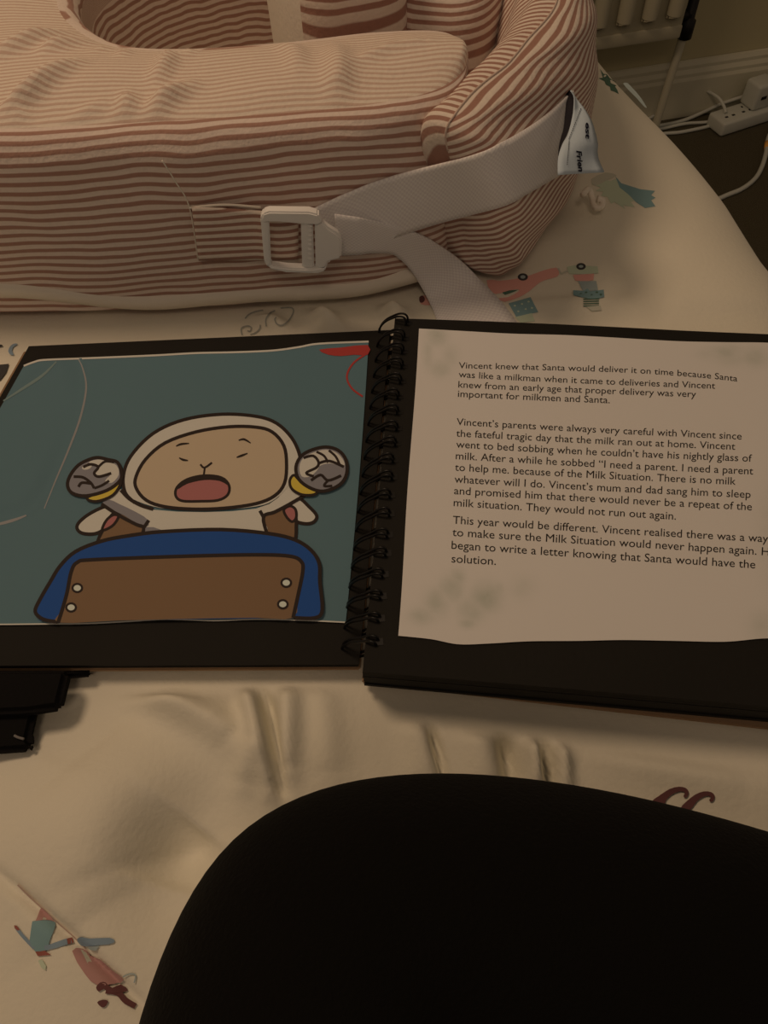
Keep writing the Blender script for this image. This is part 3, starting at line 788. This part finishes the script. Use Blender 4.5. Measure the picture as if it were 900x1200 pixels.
# woven label on the strap
s_t = lambda *p: sc(640, 90, 6.4286, p)
b = MB()
lft = s_t((186, 100), (214, 150), (212, 230), (200, 300), (165, 430), (125, 500), (100, 570), (90, 640), (92, 738))
rgt = s_t((196, 104), (234, 170), (284, 230), (342, 325), (375, 430), (392, 510), (388, 560), (400, 630), (440, 716))
h0 = cast(668, 130); base_d = (np.array(h0[0])-CAM)@FW if h0[0] is not None else .5
rows = []
la = catmull(lft, 5); rb_ = catmull(rgt, 5)
def tagpt(f, v):
    i = f*(len(la)-1); i0 = int(min(i, len(la)-2)); t = i-i0
    p = (la[i0]*(1-t)+la[i0+1]*t)*(1-v)+(rb_[i0]*(1-t)+rb_[i0+1]*t)*v
    d = base_d-.022-.012*f+.012*v+.004*math.sin(f*5+v*3)
    return CAM+ray(*p)*d
for f in np.linspace(0, 1, 22): rows.append([tagpt(f, v) for v in np.linspace(0, 1, 8)])
b.grid(rows, M['tag_ribbon'], flip=True)
tg = b.build('label_tag', pil, label='small white woven label with navy lettering')
sd_ = tg.modifiers.new('thickness', 'SOLIDIFY'); sd_.thickness = .0005; sd_.offset = -1
b = MB(); rows = []
bl = catmull(s_t((150, 130), (182, 98), (214, 150), (210, 240), (192, 330), (160, 430), (120, 510), (96, 590)), 4)
bl2 = catmull(s_t((140, 170), (150, 130), (150, 200), (140, 300), (130, 390), (110, 460), (95, 530), (90, 600)), 4)
for i in range(len(bl)):
    rows.append([CAM+ray(*(bl[i]*(1-v)+bl2[i]*v))*(base_d-.014-.010*i/len(bl)+.004*v) for v in np.linspace(0, 1, 5)])
b.grid(rows, M['navy_ribbon']); b.build('tag_fold', pil, label='dark folded edge of the label')

# ------------------------------------------------------------------ lettering
_txt = {}
def text_mesh(s, italic=0., bold=0.):
    cu = bpy.data.curves.new('t', 'FONT'); cu.body = s; cu.size = 1; cu.resolution_u = 3; cu.shear = italic; cu.offset = bold
    o = bpy.data.objects.new('t', cu); COL.objects.link(o); bpy.context.view_layer.update()
    me = o.to_mesh(); V = np.array([v.co[:] for v in me.vertices]); F = [tuple(p.vertices) for p in me.polygons]
    o.to_mesh_clear(); bpy.data.objects.remove(o); bpy.data.curves.remove(cu)
    return V, F
XH = text_mesh('x')[0][:, 1].max()

# lettering of the woven label: reads down the tag
def tag_text(mb, s, p0, p1, hgt, m, italic=.0):
    V, F = text_mesh(s, italic, .03); x0, x1 = V[:, 0].min(), V[:, 0].max()
    p0, p1 = np.array(p0), np.array(p1); nn = np.array([(p1-p0)[1], -(p1-p0)[0]]); nn = nn/np.linalg.norm(nn)
    P2 = p0+(p1-p0)*((V[:, 0]-x0)/(x1-x0))[:, None]+nn*(V[:, 1]*hgt)[:, None]
    q = []
    A = np.array(la); Bq = np.array(rb_)
    for p in P2:
        # find (f, v) by search on the quad strip
        best = None
        for i in range(0, len(la)):
            ab = Bq[i]-A[i]; v = ((p-A[i])@ab)/(ab@ab+1e-9); dd = np.linalg.norm(A[i]+ab*v-p)
            if best is None or dd < best[0]: best = (dd, i/(len(la)-1), v)
        _, f, v = best; v = min(max(v, 0), 1)
        d = base_d-.022-.012*f+.012*v+.004*math.sin(f*5+v*3)-.0009
        q.append(CAM+ray(*p)*d)
    mb.add(q, F, m)
b = MB()
tag_text(b, 'est', s_t((298, 345))[0], s_t((298, 468))[0], 7.5, M['ink_navy'], .15)
tag_text(b, 'Frien', s_t((228, 556))[0], s_t((246, 716))[0], 8.6, M['ink_navy'], .2)
tag_text(b, '................', s_t((262, 236))[0], s_t((170, 470))[0], 5, M['ink_navy'])
tag_text(b, '...............', s_t((172, 480))[0], s_t((158, 664))[0], 5, M['ink_navy'])
b.build('label_lettering', tg, smooth=False)
b = MB()
b.tube([P(x, y, z) for x, y, z in ((683, 228, .012), (690, 222, .010), (694, 232, .006), (698, 243, .004), (705, 242, .005), (706, 235, .008), (700, 233, .009))], .0022, M['pale_cotton'], 8, smooth=5)
b.build('tie_loop', pil, label='small pale fabric loop at the foot of the pad')

# ------------------------------------------------------------------ scrapbook
bk = thing('scrapbook', 'open spiral scrapbook with black pages lying on the white duvet', 'scrapbook', (0, .22, 0))
ZL = .0072
def zl(x, y):   # left page, with a blister in the pasted picture towards its outer side
    x = np.asarray(x, float); y = np.asarray(y, float); return ZL+0*x
def zr(x, y):
    x = np.asarray(x, float); y = np.asarray(y, float)
    return .0170+(.33-y)*.032+.0012*np.sin(np.clip((x+.02)/.2, 0, 1)*math.pi)
L_TR, L_BR, L_TL = P(457, 386, ZL), P(419, 777, ZL), P(33, 406, ZL)
L_BL = P(-180, 780, ZL)
R_TL, R_BL = P(463, 373, .0172), P(425, 787, .0238)
R_TR = P(955, 393, .0182); R_BR = P(985, 836, .0245)
def quad_pt(q, u, v):   # q = TL, TR, BR, BL
    return (np.array(q[0])*(1-u)+np.array(q[1])*u)*(1-v)+(np.array(q[3])*(1-u)+np.array(q[2])*u)*v
def grow(q, d):
    c = sum(q)/4; out = []
    for p in q:
        r = p-c; out.append(c+r*(1+d/np.linalg.norm(r)*1.3))
    return out
def board(q, z0, z1, m, name, bev=.0006, jit=0, **t):
    bm = bmesh.new(); lo_ = [bm.verts.new((p[0], p[1], z0)) for p in q]; hi_ = [bm.verts.new((p[0], p[1], z1(p[0], p[1]) if callable(z1) else z1)) for p in q]
    bm.faces.new(lo_); bm.faces.new(hi_[::-1])
    for i in range(4): bm.faces.new((lo_[i], lo_[(i+1) % 4], hi_[(i+1) % 4], hi_[i]))
    bmesh.ops.recalc_face_normals(bm, faces=bm.faces)
    if bev: bmesh.ops.bevel(bm, geom=list(bm.edges), offset=bev, segments=2, affect='EDGES')
    b = MB(); b.bm(bm, m); return b.build(name, bk, auto=35, **t)
ql = [L_TL, L_TR, L_BR, L_BL]; qr = [R_TL, R_TR, R_BR, R_BL]
board(grow([L_TL+np.array([-.004, 0, 0]), L_TR, L_BR, L_BL+np.array([-.004, 0, 0])], .0009), .0004, .0030, M['kraft_board'], 'front_cover', label='brown kraft board cover under the left page')
qc = [p*np.array([1, 1, 0]) for p in (P(462, 380, .004), P(965, 401, .004), P(1000, 864, .004), P(424, 798, .004))]
board(qc, .0006, .0034, M['kraft_board'], 'back_cover', label='brown kraft board cover under the right pages')
for i in range(3):
    j = [np.array([random.uniform(-.0006, .0006), random.uniform(-.0006, .0006), 0]) for _ in range(4)]
    board([p+q for p, q in zip(ql, j)], .0031+i*.00135, .0031+i*.00135+.0011, M['black_card'], 'left_page', 0)
NR = 9
for i in range(NR):
    f = i/(NR-1); ins = .0022*(1-f)
    j = np.array([random.uniform(-.0005, .0005), random.uniform(-.0004, .0008)+.0016*(1-f), 0])
    q = [p+j for p in qr]
    z0 = lambda x, y, a=i/NR: .0036+(zr(x, y)-.0036)*a
    z1 = lambda x, y, a=(i+.86)/NR: .0036+(zr(x, y)-.0036)*a if i < NR-1 else zr(x, y)-.00015
    bm = bmesh.new(); b = MB()
    n_u = 14; topg = []; botg = []
    for a in np.linspace(0, 1, n_u):
        topg.append([(*quad_pt(q, a, v)[:2], float(z1(*quad_pt(q, a, v)[:2]))) for v in np.linspace(0, 1, n_u)])
        botg.append([(*quad_pt(q, a, v)[:2], float(z0(*quad_pt(q, a, v)[:2]))) for v in np.linspace(0, 1, n_u)])
    b.grid(topg, M['black_card'], flip=False); b.grid(botg, M['black_card'], flip=True)
    tg_, bg_ = np.array(topg), np.array(botg)
    for e_ in ((tg_[0], bg_[0]), (bg_[-1], tg_[-1]), (bg_[:, 0], tg_[:, 0]), (tg_[:, -1], bg_[:, -1])): b.grid(np.stack(e_), M['black_card'])
    bm.free()
    b.build('right_page', bk, auto=30)

# left picture sheet with a blister in its outer part
blis = [P(x, y, ZL)[:2] for x, y in ((86, 395), (96, 425), (100, 455), (93, 490), (78, 530), (58, 578), (34, 604), (-10, 614))]
def zpic(x, y):
    x = np.asarray(x, float); y = np.asarray(y, float)
    d, fr = polydist(x, y, blis)
    # inside = outer side of the crease line
    P_ = np.array(blis); xi = np.interp(y, P_[::-1, 1], P_[::-1, 0]); yi = P_[-1, 1]
    ins = (x < xi) & (y > yi-.02)
    h = np.where(ins, sstep(0, .012, d)*.0016, 0.)
    crease = .0004*np.exp(-(d/.0012)**2)
    r2 = [P(q[0], q[1], ZL)[:2] for q in ((-20, 480), (20, 450), (62, 420))]
    d2, _ = polydist(x, y, r2)
    return ZL+.0004+h*(.6+.4*np.sin(60*y))+crease+np.where(ins, .0012*np.exp(-(d2/.006)**2), 0)
pic = MB()
ptop = catmull([(28, 428.5), (40, 424), (52, 421.5), (90, 420), (140, 418), (185, 416), (230, 413.5), (275, 412.5), (320, 410.5), (350, 406.5), (374, 402.5), (432, 400)], 6)
pbot = catmull([(-150, 734), (-70, 733), (0, 732.5), (50, 732), (100, 731.5), (150, 729), (195, 726.5), (250, 728), (300, 726.5), (350, 727.5), (405, 730)], 6)
def res(pl, n):
    pl = np.array(pl); l = np.concatenate([[0], np.cumsum(np.linalg.norm(np.diff(pl, axis=0), axis=1))]); t = np.linspace(0, l[-1], n)
    return np.stack([np.interp(t, l, pl[:, 0]), np.interp(t, l, pl[:, 1])], 1)
nu, nv = 150, 90
tq, bq = res(ptop, nu), res(pbot, nu)
grid = np.stack([tq*(1-v)+bq*v+np.array([1, 0])*(4*v*(1-v))*2 for v in np.linspace(0, 1, nv)], 1)
Q = project_on(grid.reshape(-1, 2), zpic).reshape(nu, nv, 3)
pic.grid(Q, M['gloss_print_teal'])
pp = Printer(pic, zpic, .000022, .00010, 16)
pp.stroke([(92, 421), (97, 432), (101, 455), (94, 490), (80, 528), (64, 566), (52, 596)], 2.4, M['print_glint'], taper=True)  # light catching the crease, painted on as pale strokes
pp.stroke([(31, 604), (18, 609), (0, 614), (-12, 616)], 3.6, M['print_glint'], taper=True)
pp.stroke([(66, 424), (50, 440), (26, 456), (4, 470)], 3.4, M['print_haze'], taper=True)  # hazy sheen inside the blister, painted as a lighter stroke
# white cut edges
pp.stroke([(a, b+.5) for a, b in np.array(ptop)], 2.2, M['print_white'], smooth=0)
pp.stroke([(a, b-.6) for a, b in np.array(pbot)], 1.6, M['print_white'], smooth=0)
C = lambda *p: sc(60, 460, 2.5, p)
K = M['print_line']; Wt = M['print_white']; LW = 4.0
q3 = lambda *p: sc(0, 370, 2, p)
pp.fill(q3((748, 80), (800, 75), (862, 69), (862, 92), (830, 92), (800, 95), (770, 92)), M['print_red'], 2)
pp.stroke(q3((858, 90), (828, 112), (813, 142), (824, 170), (850, 190)), 2.2, M['print_red'])
pp.shape(C((170, 332), (120, 352), (85, 378), (76, 398), (92, 413), (130, 414), (160, 396), (190, 350)), Wt, K, LW)
pp.shape(C((725, 312), (755, 335), (778, 362), (768, 381), (742, 385), (712, 374), (695, 340)), Wt, K, LW)
pp.shape(C((145, 445), (150, 408), (172, 368), (200, 352), (275, 380), (262, 440)), M['print_brown'], K, LW, 3)
pp.shape(C((150, 402), (162, 376), (182, 360), (198, 364), (184, 388), (162, 402)), M['print_pink'], K, LW*.8)
pp.shape(C((615, 362), (660, 345), (698, 335), (715, 358), (718, 395), (708, 435), (630, 420)), M['print_brown'], K, LW, 3)
pp.shape(C((682, 345), (700, 334), (716, 344), (718, 368), (706, 380), (690, 366)), M['print_pink'], K, LW*.8)
# suit and arms
pp.fill(C((205, 285), (245, 322), (300, 345), (450, 352), (600, 342), (665, 310), (702, 268), (748, 302), (700, 330), (620, 368), (635, 425), (450, 425), (262, 430), (275, 385), (150, 328)), Wt, 2)
pp.fill(C((150, 328), (172, 316), (200, 328), (250, 352), (286, 376), (276, 398), (215, 362)), M['print_gray'], 2)
pp.fill(C((276, 396), (300, 396), (335, 408), (365, 420), (268, 428)), M['print_gray'], 0)
pp.stroke(C((148, 328), (200, 362), (250, 388), (272, 398), (262, 432)), LW, K, smooth=4)
pp.stroke(C((287, 376), (272, 398)), LW, K, smooth=0)
pp.stroke(C((748, 300), (700, 328), (655, 352), (622, 366), (634, 420)), LW, K, smooth=4)
pp.stroke(C((612, 348), (624, 370)), LW, K, smooth=0)
# hood and face
hood = C((216, 288), (214, 245), (235, 188), (300, 122), (390, 82), (500, 66), (600, 72), (660, 92), (705, 135), (728, 185), (730, 232), (706, 262), (660, 312), (600, 336), (450, 348), (320, 340), (240, 314))
pp.fill(hood, Wt); pp.stroke(C((246, 325), (218, 295), (213, 245), (235, 188), (300, 122), (390, 82), (500, 66), (600, 72), (660, 92), (705, 135), (728, 185), (732, 232)), LW, K)
pp.stroke(C((205, 288), (228, 312), (262, 332), (300, 344)), LW, K)
pp.shape(C((250, 282), (250, 248), (278, 198), (335, 150), (425, 118), (520, 103), (600, 104), (648, 118), (682, 158), (690, 212), (684, 268), (655, 305), (600, 328), (510, 341), (420, 344), (335, 337), (280, 318)), M['print_face'], K, LW)
# features
pp.shape(C((366, 305), (370, 280), (400, 257), (450, 246), (500, 252), (522, 275), (518, 302), (490, 318), (440, 321), (385, 320)), M['print_pink'], K, LW*.8)
pp.fill(C((372, 286), (390, 262), (450, 244), (500, 250), (522, 276), (495, 262), (450, 259), (400, 270)), K, 3)
pp.stroke(C((438, 213), (450, 223), (472, 208)), 2.4, K, smooth=3); pp.stroke(C((451, 222), (448, 246)), 2.2, K, smooth=0)
pp.stroke(C((376, 194), (388, 200), (402, 202)), 2.6, K, taper=True); pp.stroke(C((544, 193), (558, 188), (576, 181)), 2.6, K, taper=True)
pp.stroke(C((367, 160), (382, 154), (405, 152)), 2.4, K, taper=True); pp.stroke(C((550, 143), (566, 140), (585, 151)), 2.4, K, taper=True)
# left fist
pp.shape(C((106, 312), (150, 292), (196, 258), (206, 268), (182, 304), (134, 322)), M['print_yellow'], K, LW*.8)
pp.shape(C((50, 275), (58, 246), (82, 216), (115, 199), (140, 194), (168, 200), (196, 208), (207, 236), (203, 262), (165, 290), (105, 306), (64, 298)), M['print_gray'], K, LW)
pp.fill(C((112, 208), (140, 200), (168, 206), (194, 218), (200, 244), (180, 268), (160, 262), (175, 244), (140, 250), (128, 238), (138, 222)), Wt, 3)
pp.fill(C((92, 224), (106, 212), (122, 214), (116, 226), (100, 230)), Wt, 2)
pp.stroke(C((68, 250), (95, 252), (118, 268), (128, 284)), LW*.8, K); pp.stroke(C((118, 270), (92, 268), (82, 280)), LW*.8, K)
pp.stroke(C((96, 222), (118, 214), (140, 222), (128, 240), (142, 250), (178, 240)), LW*.8, K); pp.stroke(C((140, 222), (160, 206), (186, 208)), LW*.7, K)
pp.stroke(C((128, 284), (150, 276), (172, 262)), LW*.7, K)
# right fist
pp.shape(C((700, 262), (712, 246), (730, 262), (776, 290), (770, 303), (735, 303), (706, 286)), M['print_yellow'], K, LW*.8)
pp.shape(C((718, 222), (734, 190), (766, 172), (806, 164), (842, 174), (864, 202), (866, 242), (846, 274), (800, 293), (760, 284), (726, 258)), M['print_gray'], K, LW)
pp.fill(C((728, 222), (740, 196), (770, 180), (806, 172), (838, 182), (858, 206), (856, 222), (820, 212), (790, 218), (780, 232), (760, 250), (735, 250)), Wt, 3)
pp.stroke(C((740, 196), (768, 190), (784, 208), (778, 224), (748, 240), (770, 250)), LW*.8, K)
pp.stroke(C((778, 178), (800, 190), (812, 210)), LW*.7, K); pp.stroke(C((814, 174), (834, 192), (846, 216)), LW*.7, K)
pp.stroke(C((784, 212), (815, 205), (858, 222)), LW*.8, K); pp.stroke(C((762, 262), (790, 246), (812, 262), (850, 248)), LW*.8, K)
pp.stroke(C((812, 262), (800, 278), (824, 278)), LW*.7, K)
# chair back
pp.fill(C((26, 672), (-20, 668), (-43, 646), (-30, 612), (0, 560), (30, 512), (75, 470), (150, 440), (230, 424), (330, 412), (500, 406), (640, 418), (715, 436), (762, 466), (786, 505), (788, 560), (795, 640), (775, 664), (708, 664)), M['print_blue'], 3)
pp.stroke(C((22, 676), (-20, 668), (-43, 646), (-30, 612), (0, 560), (30, 512), (75, 470), (150, 440), (230, 424), (330, 412), (500, 406), (640, 418), (715, 436), (762, 466), (786, 505), (788, 560), (795, 640), (775, 664), (712, 664)), LW*1.1, K, smooth=4)
pp.fill(C((24, 678), (36, 640), (50, 590), (62, 530), (80, 502), (130, 494), (400, 484), (600, 480), (700, 484), (734, 500), (738, 530), (724, 600), (710, 664), (600, 664), (400, 667), (200, 672)), M['print_brown'], 3)
pp.stroke(C((24, 678), (36, 640), (50, 590), (62, 530), (80, 502), (130, 494), (400, 484), (600, 480), (700, 484), (734, 500), (738, 530), (724, 600), (710, 664)), LW*1.1, K)
for cx, cy in ((80, 577), (62, 634), (690, 562), (680, 625)): pp.shape(C(*circ(cx, cy, 14, 12)), M['print_nut'], K, 2.6, 0)
pic.build('picture_sheet', bk, label='pasted picture of a yawning figure in a white hood on teal paper')

# right sheet with printed story
tx = MB()
rtop = catmull([(491, 385), (510, 386), (545, 388), (600, 391), (660, 392.5), (710, 395), (760, 398), (800, 400), (850, 401), (897, 401.5), (928, 404)], 6)
rbot = catmull([(466.5, 745), (505, 749), (537, 755), (575, 754), (620, 751.5), (680, 751), (730, 750), (790, 751), (850, 752), (900, 748), (955, 751)], 6)
tq, bq = res(rtop, 120), res(rbot, 120)
grid = np.stack([tq*(1-v)+bq*v+np.array([[.6*math.sin(v*9), 0]]) for v in np.linspace(0, 1, 100)], 1)
zp = lambda x, y: zr(x, y)+.0005
Q = project_on(grid.reshape(-1, 2), zp).reshape(120, 100, 3)
tx.grid(Q, M['text_paper'])
nbase = len(tx.v)
sm_v = np.zeros(nbase); gp = grid.reshape(-1, 2)
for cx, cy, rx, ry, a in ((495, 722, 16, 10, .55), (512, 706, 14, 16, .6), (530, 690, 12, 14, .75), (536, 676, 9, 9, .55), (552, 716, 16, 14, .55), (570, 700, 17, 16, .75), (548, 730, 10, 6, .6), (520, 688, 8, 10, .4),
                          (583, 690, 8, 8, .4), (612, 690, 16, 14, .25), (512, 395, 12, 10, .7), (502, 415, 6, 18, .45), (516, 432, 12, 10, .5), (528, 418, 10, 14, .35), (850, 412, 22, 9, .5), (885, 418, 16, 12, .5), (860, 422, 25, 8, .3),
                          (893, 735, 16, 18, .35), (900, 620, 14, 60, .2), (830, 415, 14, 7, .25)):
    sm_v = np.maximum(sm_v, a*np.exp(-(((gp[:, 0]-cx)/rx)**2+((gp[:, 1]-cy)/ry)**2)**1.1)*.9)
INK = M['ink_black']
c4 = lambda p: (450+p[0]/2, 370+p[1]/2)
lines = [("Vincent knew that Santa would deliver it on time because Santa", [(175, 123), (400, 128), (560, 133), (680, 140), (765, 147), (828, 154)]),
 ("was like a milkman when it came to deliveries and Vincent", [(175, 144), (300, 151), (430, 157), (600, 164), (776, 171)]),
 ("knew from an early age that proper delivery was very", [(174, 168), (300, 174), (450, 180), (731, 191)]),
 ("important for milkmen and Santa.", [(173, 190), (350, 198), (529, 205)]),
 ("Vincent\u2019s parents were always very careful with Vincent since", [(170, 256), (500, 274), (838, 290)]),
 ("the fateful tragic day that the milk ran out at home. Vincent", [(169, 283), (500, 300), (823, 314)]),
 ("went to bed sobbing when he couldn\u2019t have his nightly glass of", [(169, 309), (500, 327), (862, 342)]),
 ("milk. After a while he sobbed \u201cI need a parent. I need a parent", [(168, 336), (500, 355), (865, 372)]),
 ("to help me. because of the Milk Situation. There is no milk", [(166, 363), (500, 381), (824, 396)]),
 ("whatever will I do. Vincent\u2019s mum and dad sang him to sleep", [(165, 391), (500, 410), (859, 427)]),
 ("and promised him that there would never be a repeat of the", [(164, 418), (500, 437), (862, 456)]),
 ("milk situation. They would not run out again.", [(163, 446), (420, 462), (684, 478)]),
 ("This year would be different. Vincent realised there was a way", [(161, 487), (500, 508), (900, 531)]),
 ("to make sure the Milk Situation would never happen again. He", [(160, 516), (500, 537), (918, 563)]),
 ("began to write a letter knowing that Santa would have the", [(158, 546), (500, 569), (870, 592)]),
 ("solution.", [(158, 578), (262, 584)])]
xh = [8.2, 8.6, 8.8, 9, 9.4, 9.6, 9.8, 9.9, 10, 10.2, 10.3, 10.4, 10.6, 10.8, 11, 11]
for (s, bl), hx in zip(lines, xh):
    V, F = text_mesh(s); x0, x1 = V[:, 0].min(), V[:, 0].max()
    c = np.array(catmull([np.array(c4(p)) for p in bl], 10)); l = np.concatenate([[0], np.cumsum(np.linalg.norm(np.diff(c, axis=0), axis=1))])
    t = (V[:, 0]-x0)/(x1-x0)*l[-1]
    bx, by = np.interp(t, l, c[:, 0]), np.interp(t, l, c[:, 1]); k = hx*1.13/2/XH
    p2 = np.stack([bx+V[:, 1]*k*.045, by-V[:, 1]*k], 1)
    q = project_on(p2, lambda x, y: zp(x, y)+.00012)
    tx.add(q, F, INK)
ts = tx.build('story_sheet', bk, label='white paper sheet printed with black lines of story text')
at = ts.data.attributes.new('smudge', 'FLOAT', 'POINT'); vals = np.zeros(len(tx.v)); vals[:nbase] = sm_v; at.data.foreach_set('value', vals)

# twin loop binding
hr = [(235, 48), (225, 98), (222, 142), (220, 190), (215, 240), (207, 290), (205, 340), (203, 393), (198, 443), (190, 497), (187, 553), (180, 612), (178, 672), (172, 740), (167, 800), (158, 868), (152, 938), (146, 1010), (140, 1085)]
hl0, hl1 = np.array((445, 386.)), np.array((402, 757.))
for k, (x, y) in enumerate(hr):
    rp = np.array(P(390+x/2.727, 360+y/2.727, .0185)); f = k/(len(hr)-1); f2 = f*.82+.18*f*f
    lp = np.array(P(*(hl0+(hl1-hl0)*f2), .0085))
    b = MB()
    for s in (-1, 1):
        mid = (lp+rp)/2; ax = (rp-lp); ax[2] = 0; hwid = np.linalg.norm(ax)/2; ax /= 2*hwid; yy = np.array([-ax[1], ax[0], 0])
        pts = []
        for a in np.linspace(0, 2*math.pi, 17)[:-1]:
            cz = .0122+.0080*math.sin(a); cx = hwid*1.05*math.cos(a)
            tilt = (rp[2]-lp[2])/2*math.cos(a)*1.15+(.002+.0035*f)*max(0, math.cos(a))
            pts.append(mid*np.array([1, 1, 0])+ax*cx+yy*s*.0011*(1+.25*math.cos(a))+np.array([0, 0, max(cz+tilt, .0012)]))
        b.tube(pts, .00062, M['black_wire'], 7, closed=True, smooth=2)
    b.build('binding_ring', bk)
b = MB()
for (x, y) in hr:
    p = np.array(P(390+x/2.727, 360+y/2.727, .0185)); z = float(zr(p[0], p[1]))
    b.box((p[0]+.001, p[1], z+.00012), (.0042, .0032, .0001), M['black_wire'], 0)
b.build('punched_holes', bk, smooth=False)

# ------------------------------------------------------------------ folded dark cloth by the near edge of the left page
fc = thing('folded_cloth', 'folded black cloth with stepped edges sticking out below the left page', 'cloth', (-.18, .1, 0))
def fold_slab(px, z0, z1, name):
    top_ = [P(x, y, z1) for x, y in px]
    bm = bmesh.new(); lo_ = [bm.verts.new((p[0]*1.0, p[1], z0)) for p in top_]; hi_ = [bm.verts.new((p[0], p[1], z1)) for p in top_]
    n = len(px); bm.faces.new(lo_); bm.faces.new(hi_)
    for i in range(n): bm.faces.new((lo_[i], lo_[(i+1) % n], hi_[(i+1) % n], hi_[i]))
    bmesh.ops.recalc_face_normals(bm, faces=bm.faces)
    bmesh.ops.bevel(bm, geom=list(bm.edges), offset=min(.0022, (z1-z0)*.4), segments=3, affect='EDGES')
    b = MB(); b.bm(bm, M['black_fleece']); return b.build(name, fc, auto=60)
fold_slab([(-150, 792), (107, 784), (106, 791), (-150, 812)], .0008, .0045, 'lower_fold')
fold_slab([(-160, 785), (79, 784), (68, 828), (30, 834), (-160, 842)], .0048, .0125, 'upper_fold')
fold_slab([(-160, 815), (45, 812), (33, 864), (36, 871), (32, 878), (-10, 881), (-160, 886)], .0008, .0070, 'near_fold')
b = MB(); b.tube([P(17, 862, .0076), P(21, 864, .0078), P(28, 866, .0076)], .0006, M['grey_thread'], 6); b.build('loose_thread', fc, label='pale loose thread')

# ------------------------------------------------------------------ the person whose bent knee shows
def skin_person():
    J = {'pelvis': (.17, -.42, .105, .115, .10), 'waist': (.17, -.47, .23, .125, .095), 'chest_base': (.17, -.48, .33, .12, .09),
         'hipL': (.075, -.36, .098, .088, .085), 'thL': (.01, -.20, .085, .078, .076), 'knL0': (-.018, -.050, .074, .072, .070), 'knL': (-.029, .0225, .067, .067, .064),
         'shL': (.036, .0120, .065, .060, .058), 'shL1': (.13, -.022, .062, .057, .056), 'shL2': (.25, -.062, .052, .044, .044), 'anL': (.34, -.095, .045, .034, .036), 'ftL': (.41, -.145, .036, .030, .030), 'toL': (.44, -.195, .028, .022, .020),
         'hipR': (.27, -.36, .098, .088, .085), 'thR': (.36, -.22, .088, .078, .076), 'knR': (.42, -.10, .078, .062, .062),
         'shR': (.30, -.115, .058, .052, .052), 'anR': (.12, -.155, .042, .034, .036), 'ftR': (.05, -.20, .034, .028, .028)}
    E = [('pelvis', 'waist'), ('waist', 'chest_base'), ('pelvis', 'hipL'), ('hipL', 'thL'), ('thL', 'knL0'), ('knL0', 'knL'), ('knL', 'shL'), ('shL', 'shL1'), ('shL1', 'shL2'), ('shL2', 'anL'), ('anL', 'ftL'), ('ftL', 'toL'),
         ('pelvis', 'hipR'), ('hipR', 'thR'), ('thR', 'knR'), ('knR', 'shR'), ('shR', 'anR'), ('anR', 'ftR')]
    nm = list(J); me = bpy.data.meshes.new('person'); me.from_pydata([J[k][:3] for k in nm], [(nm.index(a), nm.index(c)) for a, c in E], [])
    o = bpy.data.objects.new('person', me); COL.objects.link(o)
    m = o.modifiers.new('skin', 'SKIN'); m.use_smooth_shade = True; m.branch_smoothing = .6
    for i, k in enumerate(nm):
        v = me.skin_vertices[0].data[i]; v.radius = J[k][3:5]; v.use_root = (k == 'pelvis')
    s = o.modifiers.new('sub', 'SUBSURF'); s.levels = s.render_levels = 4
    bpy.context.view_layer.update(); dg = bpy.context.evaluated_depsgraph_get()
    me2 = bpy.data.meshes.new_from_object(o.evaluated_get(dg)); o.modifiers.clear(); o.data = me2
    co = np.array([v.co[:] for v in me2.vertices])
    co[:, 2] = np.maximum(co[:, 2], .0025)
    me2.vertices.foreach_set('co', co.ravel()); me2.materials.clear(); me2.materials.append(M['black_jersey'])
    me2.polygons.foreach_set('use_smooth', [True]*len(me2.polygons)); me2.update()
    tag(o, 'person in black trousers sitting cross-legged on the duvet, bent knee in view', 'person')
    return o
skin_person()
